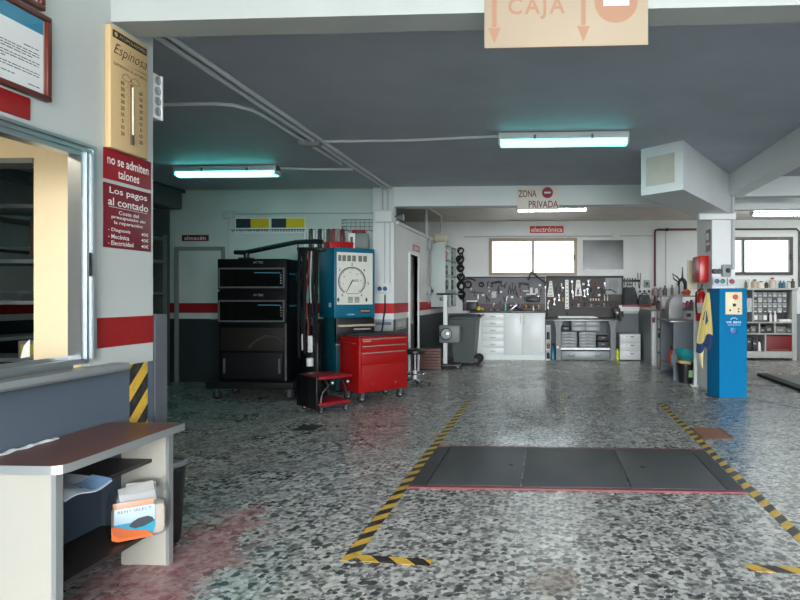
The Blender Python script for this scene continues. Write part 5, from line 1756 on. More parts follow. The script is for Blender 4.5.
MB().rbox(-hw, hw, -.02, 0, -hh, hh, .002).build('board', pm('sign_brightred', (196, 50, 52), .4), o)
text('lettering', 'electrónica', sign_white, o, 0, 0, hw * 1.86, hh * 1.45, -.0212, bold=.012)
zc = bk(560, 236)[2]
solo('wall_conduit', MB().tube([(-1.95, 13.77, zc), (0, 13.77, zc), (2.42, 13.77, zc)], .014), pipe_white, 'thin grey conduit running level above the wide back window', 'conduit')
o = thing('junction_box', 'white junction box on the conduit above the mirror', 'junction box', (bk(616, 236)[0], BY, bk(616, 238.5)[2]))
MB().rbox(-.09, .09, -.06, 0, 0, .13, .008).build('housing', white_plastic, o)
MB().rbox(-.08, .08, -.068, -.058, .01, .12, .004).build('lid', white_plastic, o)
pr = pm('pipe_maroon', (104, 52, 54), .4)
c0_, c1_ = bk(655, 229.5), bk(692, 229.3)
o = thing('water_pipe', 'dark red pipe bending down the back wall at its right corner', 'pipe', (0, 0, 0))
MB().tube([(c1_[0] + .1, 13.75, c0_[2]), (c0_[0] + .06, 13.75, c0_[2]), (c0_[0] + .015, 13.75, c0_[2] - .015), (c0_[0], 13.75, c0_[2] - .06), (c0_[0], 13.75, 1.32)], .026, 10).build('pipe_run', pr, o)
MB().lathe([(.001, 0), (.08, 0), (.08, .06), (.04, .08), (.04, .16), (.001, .16)], (c0_[0], 13.71, 1.18), 16).build('pipe_valve', pr, o)
MB().cyl((bk(667, 229.5)[0] - .03, 13.75, c0_[2]), (bk(667, 229.5)[0] + .03, 13.75, c0_[2]), .036, n=12).build('coupling', black_plastic, o)
solo('wall_conduit', MB().tube([(bk(666, 240)[0], 13.76, 1.3), (bk(666, 240)[0], 13.76, 2.93)], .012), pipe_white, 'upright thin conduit right of the dark red pipe', 'conduit')
dk_pipe = pm('pipe_dark', (66, 56, 54), .4)
solo('water_pipe', MB().tube([(4.0, 13.76, bk(760, 229)[2]), (5.56, 13.76, bk(760, 229)[2]), (5.62, 13.76, bk(760, 229)[2] - .06), (5.62, 13.76, 1.6)], .022, 10), dk_pipe, 'dark pipe above and right of the right hand window', 'pipe')

# ================================================================== RIGHT HAND BENCHES AND PIER
def at(px, py, Y):
    return pt(px, py, Y=Y)

# white legged counter running to the back wall
o = thing('side_counter', 'grey sided counter on a thick white leg, left of the grey cabinet', 'counter', (2.05, 12.0, 0))
ctop = pm('counter_top', (196, 186, 184), .4)
cgrey = pm('counter_grey', (112, 118, 122), .5, var=.08)
MB().rbox(-.02, 1.2, -.02, 1.75, 1.11, 1.15, .006).build('counter_top', ctop, o)
MB().rbox(-.03, 1.2, -.03, -.015, 1.105, 1.145, .003).build('top_edging', pm('edge_red', (140, 70, 74), .4), o)
MB().box(.0, .02, .12, 1.74, .0, 1.11).build('side_panel', cgrey, o)
MB().box(.18, 1.15, .10, .12, .05, 1.11).build('front_panel', cgrey, o)
MB().rbox(.0, .16, .0, .12, 0, 1.11, .03).build('leg', white_paint, o)
MB().rbox(-.0, .06, -.015, .0, .88, .98, .005).build('red_socket', pm('edge_red', (140, 70, 74), .4), o)
solo('black_hook', MB().prism([(-.10, 0), (.02, .11), (.04, -.12)], 0, .03), black_plastic, 'black triangular pad hanging on the white counter leg', 'pad', (2.13 + .1, 11.965, .62))

# grey open-sided cabinet with a steel washing hood
CXL, CXR, CYF = 2.07, 2.50, 10.05
o = thing('washing_cabinet', 'grey cabinet with an open left side holding spray cans', 'cabinet', (CXL, CYF, 0))
cg = pm('cabinet_bluegrey', (104, 112, 122), .45, var=.06)
cw = CXR - CXL
MB().box(0, cw, 0, .02, 0, .96).build('front_panel', cg, o)
MB().box(0, cw, 1.08, 1.1, 0, .96).build('rear_panel', cg, o)
MB().box(cw - .02, cw, .02, 1.08, 0, .96).build('back_panel', cg, o)
MB().box(0, cw - .02, .02, 1.08, .20, .225).build('cabinet_shelf', pm('shelf_pinkgrey', (136, 120, 118), .5), o)
MB().box(0, cw - .02, .02, 1.08, 0.0, .04).build('cabinet_floor', cg, o)
MB().rbox(-.06, cw + .02, -.03, 1.12, .96, .995, .006).build('cabinet_top', pm('washer_top', (128, 128, 128), .35, .4), o)
bottle('orange spray can with a white band on the shelf of the grey cabinet', CXL + .10, CYF + .62, .226, .055, .27, pm('can_orange', (206, 84, 48), .35), TR, None, 'spray can')
bottle('white and blue bottle beside the orange spray can', CXL + .07, CYF + .30, .226, .045, .24, pm('can_paleblue', (170, 196, 214), .35), sign_white)
# silver splash guard
o = thing('splash_guard', 'curved bare steel guard standing on the grey cabinet', 'splash guard', (CXL + .13, CYF + .42, .997))
gd = pm('guard_steel', (142, 142, 142), .38, .9, var=.05)
g = []
gp = [(-.155, .0), (-.157, .12), (-.155, .22), (-.14, .29), (-.11, .35), (-.06, .395), (.0, .42), (.08, .43), (.15, .43)]
for y in (-.18, -.06, .06, .18):
    g.append([(x, y, z + .004) for x, z in gp])
MB().sheet(g, thick=.004).build('guard_shell', gd, o)
MB().prism([(x, z) for x, z in gp] + [(.15, 0)], .176, .184).build('guard_back', gd, o)
MB().rbox(-.16, .15, -.18, .18, 0, .006, .002).build('guard_base', gd, o)
o = thing('grinder', 'grey bench machine with a dark dome behind the steel guard', 'bench machine', (CXL + .36, CYF + .32, .997))
MB().lathe([(.001, 0), (.115, 0), (.12, .02), (.12, .14), (.11, .155), (.001, .155)], n=26).build('machine_drum', pm('drum_pale', (196, 192, 188), .4), o)
MB().lathe([(.14, .155), (.135, .185), (.09, .225), (.03, .24), (.001, .24)], n=26).build('machine_dome', pm('dome_brown', (112, 98, 100), .4), o)
MB().rbox(-.10, -.03, -.14, -.11, .05, .11, .006).build('switch_plate', dark_steel, o)

# upper rack standing on the counter behind
z_s = at(672, 295.5, 11.6)[2]
o = thing('upper_rack', 'steel rack shelf above the grey cabinet crowded with bottles', 'shelf', (2.10, 11.35, 0))
MB().rbox(-.02, .78, 0, .45, z_s - .025, z_s, .004).build('shelf_board', pm('rack_shelf', (128, 124, 124), .4, .3), o)
for x in (.0, .74):
    for y in (.03, .40):
        MB().box(x, x + .025, y, y + .025, 0, z_s - .025).build('upright', pm('rack_shelf', (128, 124, 124), .4, .3), o)
for k in range(2):
    MB().box(0, .76, .03, .42, .3 + .45 * k, .32 + .45 * k).build('rack_shelf', dark_steel, o)
X0 = 2.10
its = [(655, .075, .17, (136, 118, 116), 'brownish grey canister at the left end of the rack shelf'), (660, .05, .15, (150, 140, 138), 'squat grey can second on the rack shelf'), (664.5, .035, .19, (84, 82, 82), 'dark slim bottle third on the rack shelf'),
       (668, .04, .15, (196, 196, 190), 'pale jar fourth on the rack shelf'), (671.5, .032, .2, (110, 108, 106), 'grey slim bottle fifth on the rack shelf'), (676, .034, .24, (214, 216, 214), 'white bottle left of the spray bottle on the rack shelf'),
       (681, .036, .31, (222, 226, 228), 'tall white spray bottle on the rack shelf')]
for px, r, h, c, lb in its:
    p = at(px, 295, 11.55)
    bottle(lb, p[0], 11.5, z_s + .001, r, h, pm('rb_%d_%d' % (c[0], c[2]), c, .4), pm('rbc_%d' % (c[0] % 3), [(60, 60, 60), (200, 200, 200), (120, 60, 50)][c[0] % 3], .4), 'bottles on the rack shelf')
p = at(685.2, 295, 11.5)
o = thing('parts_bin', 'orange parts bin at the right end of the rack shelf', 'bin', (p[0], 11.5, z_s + .001))
m = MB()
m.add([(-.07, -.09, 0), (.07, -.09, 0), (.07, .09, 0), (-.07, .09, 0), (-.085, -.11, .07), (.085, -.11, .07), (.085, .1, .12), (-.085, .1, .12)], [(0, 1, 2, 3), (0, 1, 5, 4), (1, 2, 6, 5), (2, 3, 7, 6), (3, 0, 4, 7)])
m.build('bin_shell', pm('bin_orange', (216, 100, 40), .4), o)
MB().rbox(-.05, .05, -.12, -.1, .02, .05, .004).build('bin_label', TR, o)
MB().rbox(-.06, .06, -.08, .08, .03, .08, .01).build('bin_contents', pm('bin_brown', (110, 60, 40), .6), o)
p = at(682, 290, 11.75)
o = thing('oil_jug', 'black oil jug with a long spout behind the spray bottle', 'jug', (p[0], 11.72, z_s + .001))
MB().lathe([(.001, 0), (.10, 0), (.105, .02), (.105, .22), (.07, .30), (.03, .34), (.001, .34)], n=18).build('jug_body', black_plastic, o)
MB().tube([(0, 0, .33), (.0, -.01, .42), (.0, -.02, .55)], [.02, .014, .008], 8).build('spout', dark_steel, o)
MB().tube([(-.08, 0, .26), (-.16, 0, .32), (-.19, 0, .42), (-.10, 0, .36), (-.05, 0, .30)], .014, 7).build('jug_handle', black_plastic, o)
for k, (px, py, r, h, c, lb) in enumerate([(659, 303, .05, .16, (60, 50, 48), 'brown can under the left of the rack shelf'), (688, 306, .05, .15, (150, 60, 110), 'purple canister under the right of the rack shelf'), (684, 307, .045, .12, (186, 140, 150), 'pink canister under the rack shelf'), (692, 305, .05, .17, (110, 30, 36), 'dark red can under the right end of the rack shelf')]):
    p = at(px, py, 11.5)
    bottle(lb, p[0], 11.55, 1.155, r, h, pm('uc_%d' % c[0], c, .4), TD, 'cans on the counter under the rack shelf', 'can')
solo('board_panel', MB().rbox(-.13, .03, 0, .03, 0, .46, .004), pm('panel_cream', (224, 212, 184), .5), 'cream board fixed upright behind the red wall cabinet', 'board', (2.33, 9.625, at(690, 289.5, 9.63)[2]))

# fittings on the pier
PX = 2.35
o = thing('wall_cabinet', 'bright red wall box on the left side of the pier', 'cabinet', (PX, 9.14, at(700, 282, 9.0)[2]), R(-90))
h = at(700, 256, 9.0)[2] - at(700, 282, 9.0)[2]
MB().rbox(-.2, .2, -.13, 0, 0, h, .006).build('cabinet_body', red_paint, o)
MB().rbox(-.19, .19, -.14, -.128, .01, h - .01, .004).build('door', red_paint, o)
MB().lathe([(.014, 0), (.014, -.008), (.001, -.009)], (-.15, -.14, h * .5), 12, axis='y').build('door_lock', chrome, o)
o = thing('safety_sign', 'small dark red pictogram sign high on the left side of the pier', 'sign', (PX, 8.96, at(707, 251.3, 8.96)[2]), R(-90))
h = at(707, 229.8, 8.96)[2] - at(707, 251.3, 8.96)[2]
MB().box(-.12, .13, -.004, 0, 0, h).build('board', pm('sign_dark', (96, 26, 34), .4), o)
m = MB().tube([(.03 * math.cos(R(30 * i)) - .03, -.006, h * .68 + .05 * math.sin(R(30 * i))) for i in range(12)], .006, 6, closed=True)
m.box(.03, .045, -.006, -.004, h * .5, h * .85).box(-.08, .08, -.006, -.004, h * .28, h * .40)
m.build('pictogram', sign_white, o)
o = thing('fire_extinguisher', 'red fire extinguisher hanging on the left side of the pier', 'fire extinguisher', (2.262, 9.0, 1.03))
MB().lathe([(.001, 0), (.072, 0), (.08, .02), (.08, .34), (.066, .40), (.03, .44), (.03, .46), (.001, .46)], n=22).build('cylinder', red_paint, o)
MB().rbox(-.02, .02, -.05, .03, .455, .485, .005).tube([(0, .02, .48), (0, -.06, .54)], .010, 6).build('valve_handle', black_plastic, o)
MB().tube([(-.02, -.02, .47), (-.09, -.05, .42), (-.095, -.06, .25), (-.085, -.06, .10)], .012, 8).build('hose', black_rubber, o)
m = MB().lathe([(.0812, .12), (.0812, .27)], n=22)
m.build('label_band', pm('ext_label', (206, 190, 186), .5, var=.4, scale=25), o)
MB().box(.06, .088, -.02, .02, .28, .34).build('wall_bracket', dark_steel, o)
o = thing('stand_post', 'thin white post left of the hanging yellow towel', 'post', (at(696.0, 372, 9.45)[0] - .01, 9.45, 0))
MB().rbox(-.025, .025, -.02, .02, .02, 1.34, .004).build('post', white_paint, o)
MB().rbox(-.07, .03, -.07, .07, 0, .02, .004).build('base_plate', white_paint, o)

# bucket with a teal bowl
p = pt(686, 381.5, Z=0)
bx, by = at(685.5, 375, 9.86)[0], 9.86
o = thing('bucket', 'black bucket with a label standing by the grey cabinet', 'bucket', (bx, by, 0))
MB().lathe([(.001, 0), (.105, 0), (.14, .29), (.146, .29), (.146, .305), (.132, .305), (.10, .012), (.001, .012)], n=30).build('bucket_body', black_plastic, o)
MB().box(.02, .10, -.139, -.128, .10, .21).build('bucket_label', pm('bucket_label', (150, 190, 130), .5, var=.5, scale=30), o)
solo('yellow_sponge', MB().rbox(-.11, .08, -.07, .05, 0, .05, .015), pm('sponge', (226, 176, 110), .8), 'orange-yellow sponge across the rim of the black bucket', 'sponge', (bx - .02, by - .05, .306), rot=(0, R(6), R(10)))
o = thing('wash_bowl', 'teal plastic bowl tilted on top of the black bucket', 'bowl', (bx + .01, by - .0, .375))
o.rotation_euler = (R(16), R(8), 0)
MB().lathe([(.001, .0), (.11, .0), (.178, .10), (.19, .106), (.19, .116), (.172, .112), (.108, .008), (.001, .008)], n=32).build('bowl_shell', pm('bowl_teal', (30, 160, 168), .35), o)

# blue lift column
LY = 8.30
xa, xb = at(719.5, 396, LY)[0], at(746.7, 396, LY)[0]
lb_ = pm('lift_blue', (0, 118, 170), .6, var=.04, spec=.1)
zt = at(733, 288.3, LY)[2]
o = thing('lift_column', 'bright blue car lift column with a cream control plate', 'lift column', (xa, LY, 0))
w_ = xb - xa
x_l = at(709.5, 390, LY + .26)[0] - xa
MB().prism([(0, 0), (w_, 0), (w_ + .02, .05), (w_ + .02, .38), (x_l, .38), (x_l, .26)], .015, zt, plane='xy').build('column_shell', lb_, o)
MB().prism([(-.03, -.03), (w_ + .04, -.03), (w_ + .04, .41), (x_l - .02, .41), (x_l - .02, .24)], 0, .016, plane='xy').build('foot_plate', pm('foot_dark', (70, 84, 94), .5), o)
c0_, c1_ = at(725.3, 314.5, LY), at(742, 292, LY)
pc = pm('control_cream', (236, 222, 184), .45)
q0, q1, z0, z1 = c0_[0] - xa, c1_[0] - xa, c0_[2], c1_[2]
cp = MB().rbox(q0, q1, -.012, .0, z0, z1, .008).build('control_plate', pc, o)
def knob(px, py, r, d, mat, nm):
    p = at(px, py, LY)
    MB().lathe([(r, 0), (r, -d * .7), (r * .8, -d), (.001, -d)], (p[0] - xa, -.012, p[2]), 18, axis='y').build(nm, mat, cp)
knob(735, 297, .034, .035, pm('stop_red', (200, 70, 40), .4), 'stop_button')
knob(734, 305, .022, .02, black_plastic, 'rotary_switch')
knob(729.8, 310.3, .012, .012, black_plastic, 'small_button')
knob(738.2, 309, .011, .012, black_plastic, 'small_button')
knob(738.2, 311.6, .011, .012, black_plastic, 'small_button')
lx = at(734, 321, LY)[0] - xa
p = at(734, 318.5, LY)[2]
MB().tube([(lx - .045, -.002, p - .012), (lx - .02, -.002, p + .008), (lx + .02, -.002, p + .008), (lx + .045, -.002, p - .012)], .005, 6).build('car_emblem', sign_white, o)
text('maker_lettering', 'VE BIO', sign_white, o, lx - .005, at(734, 322.3, LY)[2], .20, .028, -.0015, bold=.02)
MB().box(lx - .08, lx + .09, -.0012, 0, at(734, 325, LY)[2] - .004, at(734, 325, LY)[2] + .004).build('maker_line', pm('pale_blue_print', (150, 196, 220), .5), o)
MB().rbox(lx - .05, lx + .05, -.008, .0, at(734, 334.5, LY)[2], at(734, 327.5, LY)[2], .006).build('access_plate', pm('lift_blue_dark', (10, 98, 160), .4), o)

# electrical boxes on the pier front, above the column
PYF = 8.75
def pbox(name, label, cat, px0, px1, py0, py1, dpt, mat):
    a_, b_ = at(px0, py1, PYF - dpt), at(px1, py0, PYF - dpt)
    o = thing(name, label, cat, ((a_[0] + b_[0]) / 2, PYF, a_[2]))
    hw_, h_ = (b_[0] - a_[0]) / 2, b_[2] - a_[2]
    MB().rbox(-hw_, hw_, -dpt, 0, 0, h_, .012).build('housing', mat, o)
    return o, hw_, h_
o, hw, h = pbox('socket_box', 'white box with a blue and a green socket on the pier', 'socket', 713.5, 727, 277, 285.5, .06, white_plastic)
for x, c in ((-.05, (30, 84, 130)), (.03, (30, 130, 120))):
    MB().lathe([(.034, 0), (.036, -.02), (.026, -.022), (.024, -.008), (.001, -.008)], (x, -.06, h * .5), 16, axis='y').build('socket', pm('sock_%d' % c[1], c, .4), o)
o, hw, h = pbox('stop_box', 'small white box with a red stop button on the pier', 'emergency stop', 728, 735.5, 277.5, 285.3, .06, white_plastic)
MB().lathe([(.036, 0), (.036, -.02), (.03, -.03), (.001, -.032)], (0, -.06, h * .5), 18, axis='y').build('stop_button', pm('stop_crimson', (150, 40, 60), .4), o)
o, hw, h = pbox('switch_box', 'grey switch box with a black knob, above the stop button', 'switch', 722.5, 731.5, 264.5, 276.3, .08, grey_plastic)
MB().lathe([(.034, 0), (.034, -.012), (.022, -.03), (.001, -.03)], (.015, -.08, h * .5), 18, axis='y').build('switch_knob', black_plastic, o)
for k, px in enumerate((714.8, 719.2)):
    p = at(px, 271.2, PYF - .05)
    solo('plug_socket', MB().lathe([(.001, 0), (.034, 0), (.036, -.06), (.028, -.075), (.001, -.075)], n=16, axis='y'), dark_steel, ['left dark round plug socket beside the grey switch box', 'right dark round plug socket beside the grey switch box'][k], 'socket', (p[0], PYF, p[2]), group='round plug sockets on the pier')
solo('wall_conduit', MB().tube([(2.64, 8.72, 1.78), (2.64, 8.72, 2.9)], .024), pipe_white, 'white conduit up the front of the pier to the beam', 'conduit')
# towel hanging from a hook on the column's bevelled side
TYY = 8.36
g = []
apex = Vector(at(707.5, 294, TYY))
for j in range(15):
    v = j / 14
    row = []
    for i in range(17):
        u = i / 16
        L_ = at(696.5 + 9.5 * (1 - v) ** 1.7, 294 + 64 * v, TYY)[0]
        R_ = at(709 + 4.5 * v, 294 + 54 * v, TYY)[0]
        x = L_ + (R_ - L_) * u
        z = apex.z - v * (.88 - .16 * u + .05 * math.sin(u * 7)) + .02
        y = TYY + .026 * math.sin(u * 11 + v * 2) * min(1, v * 2) - .02 * math.sin(u * 3)
        row.append((x, y, z))
    g.append(row)
o = thing('towel', 'yellow towel with dark blue stripes hanging beside the blue lift column', 'towel', (0, 0, 0))
MB().sheet(g[:12], thick=.006).build('towel_cloth', pm('towel_yellow', (210, 190, 120), .85, var=.08, bump=.3, scale=60), o)
MB().sheet(g[11:14], thick=.006).build('blue_stripe', pm('towel_blue', (34, 60, 100), .85), o)
hem = g[13]
gg = []
for j in range(7):
    v = j / 6
    gg.append([(p[0] + .04 * v * (1 - i / 4), p[1], p[2] - .22 * v * (1 - abs(i - 3) / 7)) for i, p in enumerate(hem[1:9])])
MB().sheet(gg, thick=.006).build('towel_corner', pm('towel_cream', (226, 214, 160), .85), o)
gg = []
for j in range(6):
    v = j / 5
    gg.append([(p[0] - .05 * v * i / 8, p[1] - .01, p[2] - .15 * v * (i / 8) ** .5) for i, p in enumerate(hem[8:])])
MB().sheet(gg, thick=.006).build('blue_corner', pm('towel_blue', (34, 60, 100), .85), o)
t = MB().prism([(.0, .0), (.03, .02), (.05, -.12), (.02, -.18), (-.02, -.1)], -.003, .003).build('stripe_mark', pm('towel_blue', (34, 60, 100), .85), o)
q = at(704.5, 312, TYY - .04)
t.location = (q[0], TYY - .035, q[2])
MB().tube([(apex.x + .13, 8.46, apex.z + .04), (apex.x + .02, TYY - .01, apex.z + .035), (apex.x, TYY - .03, apex.z + .05)], .008, 6).build('hook', steel, o)

# diagonal duct with a grille
A_ = Vector(pt(641, 149.3, Z=CEIL)); B_ = Vector(pt(683.3, 140, Z=CEIL)); C_ = Vector(pt(731.5, 176.3, Z=CEIL))
D_ = A_ + (C_ - B_)
o = thing('air_duct', 'boxy white air duct with a grille running from the ceiling to the pier', 'air duct', (0, 0, 0))
zb = 2.575
MB().add([(A_.x, A_.y, zb), (B_.x, B_.y, zb), (C_.x, C_.y, zb), (D_.x, D_.y, zb), (A_.x, A_.y, CEIL), (B_.x, B_.y, CEIL), (C_.x, C_.y, CEIL), (D_.x, D_.y, CEIL)],
         [(0, 3, 2, 1), (4, 5, 6, 7), (0, 1, 5, 4), (1, 2, 6, 5), (2, 3, 7, 6), (3, 0, 4, 7)]).build('duct_casing', p_beam, o)
r_ = (B_ - A_); wdt = r_.length; r_.normalize()
fwd = Vector((r_.y, -r_.x, 0))
def fp(x, z, y):
    q = A_ + r_ * x + fwd * y
    return (q.x, q.y, zb + z)
gm = pm('grille_cream', (206, 202, 190), .5)
hd = CEIL - zb
m = MB()
def slab(m, x0, x1, z0, z1, y0, y1):
    m.add([fp(x0, z0, y0), fp(x1, z0, y0), fp(x1, z0, y1), fp(x0, z0, y1), fp(x0, z1, y0), fp(x1, z1, y0), fp(x1, z1, y1), fp(x0, z1, y1)],
          [(0, 3, 2, 1), (4, 5, 6, 7), (0, 1, 5, 4), (1, 2, 6, 5), (2, 3, 7, 6), (3, 0, 4, 7)])
gx0, gx1, gz0, gz1 = wdt * .17, wdt * .80, hd * .20, hd * .76
slab(m, gx0, gx1, gz0, gz1, 0, .006)
m.build('grille_plate', gm, o)
m = MB()
slab(m, gx0 - .012, gx1 + .012, gz0 - .012, gz0, 0, .014); slab(m, gx0 - .012, gx1 + .012, gz1, gz1 + .012, 0, .014)
slab(m, gx0 - .012, gx0, gz0, gz1, 0, .014); slab(m, gx1, gx1 + .012, gz0, gz1, 0, .014)
m.build('grille_frame', gm, o)
m = MB()
for k in range(12):
    z = gz0 + (gz1 - gz0) * (k + .5) / 12
    slab(m, gx0, gx1, z - .004, z + .004, .006, .011)
m.build('grille_slats', gm, o)

# right hand shelving
SY = 13.32
sx0, sx1 = 4.0, at(797, 330, SY)[0]
o = thing('shelving_unit', 'low grey framed shelving unit under the right hand window', 'shelving', (sx0, SY, 0))
sw = sx1 - sx0
sg = pm('unit_grey', (176, 176, 172), .5)
zz = lambda py: at(770, py, SY)[2]
for x in (0, sw - .10):
    MB().rbox(x, x + .10, 0, .44, .0, zz(289.5), .006).build('side_panel', sg, o)
MB().rbox(-.02, sw + .02, -.02, .45, zz(290), zz(288), .004).build('unit_top', sg, o)
MB().rbox(.1, sw - .1, .0, .44, .05, zz(351.5), .004).build('plinth_shelf', sg, o)
for py in (322.6, 334.0):
    MB().rbox(.1, sw - .1, .0, .44, zz(py + .6), zz(py - .6), .003).build('shelf', sg, o)
MB().box(.1, sw - .1, .42, .44, zz(351), zz(290)).build('back_panel', pm('unit_back', (70, 70, 72), .6), o)
ux = lambda px: at(px, 330, SY)[0] - sx0
for px, p0, p1 in ((759.5, 322.6, 333.6), (775, 322.6, 333.6), (765.5, 334.4, 351.5), (753.3, 290, 322)):
    MB().box(ux(px) - .015, ux(px) + .015, .0, .42, zz(p1), zz(p0)).build('divider', sg, o)
# parts cabinet with small drawers
pz = zz(322) + .004
o = thing('parts_cabinet', 'cabinet of small clear drawers in the top of the right hand shelving', 'drawer cabinet', (sx0 + ux(754.5), SY + .12, zz(313.2)))
pw = ux(789) - ux(754.5)
ph = zz(292) - zz(313.2)
MB().box(0, pw, 0, .28, 0, ph).build('carcass', pm('parts_dark', (66, 66, 66), .5), o)
dm = [pm('clear_drawer_%d' % k, c, .25, var=.25, scale=30) for k, c in enumerate([(120, 122, 122), (150, 154, 154), (90, 90, 92), (176, 182, 182)])]
for r in range(4):
    for c in range(7):
        x0 = pw * c / 7 + .008
        z0 = ph * r / 4 + .006
        d = MB().rbox(x0, x0 + pw / 7 - .016, -.02, .0, z0, z0 + ph / 4 - .012, .004).build('drawer', dm[(c * 3 + r * 5 + c * r) % 4], o)
        MB().box(x0 + .02, x0 + pw / 7 - .036, -.026, -.019, z0 + .02, z0 + .035).build('pull', sign_white, d)
o = thing('drawer_stack', 'dark low tray of parts below the small clear drawers', 'tray', (sx0 + ux(754.5), SY + .08, pz))
MB().rbox(0, ux(769) - ux(754.5), 0, .32, 0, zz(313.6) - pz, .006).build('tray_body', pm('parts_grey', (104, 104, 102), .5), o)
for k in range(3):
    MB().box(.02 + k * .1, .09 + k * .1, -.006, .0, .04, .14).build('tray_label', [sign_white, grey_plastic, sign_white][k], o)
for k, px in enumerate((772, 776.5)):
    bottle(['left of two white bottles on the upper shelf of the right hand shelving', 'right of two white bottles on the upper shelf of the right hand shelving'][k], sx0 + ux(px), SY + .08, pz, .03, .19 + .02 * k, sign_white, sign_white, 'white bottles in the right hand shelving')
solo('paper_stack', MB().rbox(-.14, .14, 0, .25, 0, .05, .006), paper, 'stack of white paper on the upper shelf of the right hand shelving', 'paper', (sx0 + ux(786.5), SY + .04, pz))
o = thing('carton', 'dark red box filling the bottom right of the right hand shelving', 'box', (sx0 + ux(780), SY + .03, zz(351.4)))
MB().rbox(-(ux(793) - ux(767)) / 2, (ux(793) - ux(767)) / 2, 0, .36, 0, zz(335.5) - zz(351.4), .006).build('box_body', pm('box_darkred', (112, 24, 26), .5, var=.12), o)
MB().box(-.2, .2, -.004, 0, .02, .04).build('box_label', pm('label_grey', (120, 90, 90), .5), o)
bz = zz(351.4) + .002
for px, w_, h, c, lb in ((750, .18, .30, (46, 46, 48), 'black case at the bottom left of the right hand shelving'), (755.5, .14, .24, (60, 58, 58), 'dark box beside the black case at the bottom of the right hand shelving')):
    t = thing('tool_case', lb, 'case', (sx0 + ux(px), SY + .18, bz))
    MB().rbox(-w_ / 2, w_ / 2, -.14, .16, 0, h, .01).build('case_body', pm('rc_%d' % c[1], c, .5), t)
    MB().rbox(-.03, .03, -.155, -.138, h * .6, h * .75, .004).build('latch', steel, t)
bottle('white bottle standing at the bottom of the right hand shelving', sx0 + ux(760.5), SY + .08, bz, .035, .24, sign_white, TD)
mz = zz(333.4) + .004
for px, w_, h, c, lb in ((748, .16, .12, (70, 66, 62), 'dark bin in the left cell of the middle shelf, right hand shelving'), (754.5, .13, .16, (96, 96, 94), 'grey bin in the left cell of the middle shelf, right hand shelving'), (763.5, .14, .13, (44, 44, 46), 'black bin in the centre cell of the middle shelf, right hand shelving'),
                       (770, .15, .17, (62, 60, 58), 'dark brown bin in the centre cell of the middle shelf, right hand shelving'), (781, .24, .15, (112, 110, 106), 'wide grey bin in the right cell of the middle shelf, right hand shelving'), (790, .12, .11, (86, 84, 80), 'small dark bin in the right cell of the middle shelf, right hand shelving')):
    t = thing('parts_bin', lb, 'bin', (sx0 + ux(px), SY + .2, mz), 0, 'bins in the right hand shelving')
    MB().rbox(-w_ / 2, w_ / 2, -.15, .15, 0, h, .01).build('bin_body', pm('mb_%d' % c[0], c, .5), t)
    MB().box(-w_ * .25, w_ * .25, -.153, -.149, h * .3, h * .6).build('bin_label', grey_plastic, t)
g = [[(-.05 + .10 * i / 4, -.02 + .015 * math.sin(i * 2 + j), .30 * (1 - j / 6)) for i in range(5)] for j in range(7)]
solo('hanging_rag', MB().sheet(g, thick=.005), pm('rag_white', (206, 206, 202), .8), 'white cloth hanging on the left of the right hand shelving', 'cloth', (sx0 + ux(749), SY - .005, zz(312)))
# things on top of the shelving
tz = zz(288) + .002
tops = [(748.5, .03, .17, (96, 92, 86), 'dark slim bottle at the left end on top of the right hand shelving'), (752, .035, .19, (214, 210, 198), 'pale bottle second from the left on top of the right hand shelving'), (757.5, .075, .19, (184, 166, 142), 'fat beige jug on top of the right hand shelving'),
        (764, .07, .15, (226, 220, 204), 'round white jug on top of the right hand shelving'), (769.3, .04, .15, (52, 46, 44), 'dark bottle between the white and the red topped jugs'), (775.5, .075, .23, (204, 190, 176), 'pale jug with a red top on the right hand shelving'),
        (783.5, .035, .16, (40, 88, 112), 'left of two blue bottles on top of the right hand shelving'), (787, .035, .17, (50, 100, 122), 'right of two blue bottles on top of the right hand shelving'), (792, .045, .15, (206, 204, 198), 'white can near the right end on top of the shelving'), (796, .045, .2, (70, 62, 60), 'dark can at the right end on top of the shelving')]
for k, (px, r, h, c, lb) in enumerate(tops):
    bottle(lb, sx0 + ux(px), SY + .18, tz, r, h, pm('tp_%d_%d' % (c[0], c[2]), c, .45), TR if k == 5 else pm('cap_mixed_%d' % (k % 3), [(70, 66, 64), (180, 176, 168), (110, 84, 70)][k % 3], .5), 'containers on top of the right hand shelving', 'container')

# ================================================================== FLOOR FITTINGS
def strip(label, p0, p1, w_, name='floor_tape', mat=None, k=hz):
    d = Vector((p1[0] - p0[0], p1[1] - p0[1], 0))
    L_ = d.length
    return solo(name, MB().box(0, L_, -w_ / 2, w_ / 2, .0005, .0025), mat or k, label, 'floor tape', (p0[0], p0[1], 0), math.atan2(d.y, d.x))
strip('long yellow and black floor tape on the left side of the pit plates', (-1.058, 3.12), (-1.058, 7.95), .075)
strip('short yellow and black floor tape closing the near left corner', (-1.015, 3.155), (-.612, 3.12), .075)
strip('long yellow and black floor tape on the right side of the pit plates', (1.458, 3.12), (1.458, 7.95), .075)
strip('short yellow and black floor tape closing the near right corner', (1.02, 3.145), (1.415, 3.12), .075)
strip('small scrap of yellow and black tape far down the middle of the floor', (.185, 7.9), (.185, 8.35), .05)

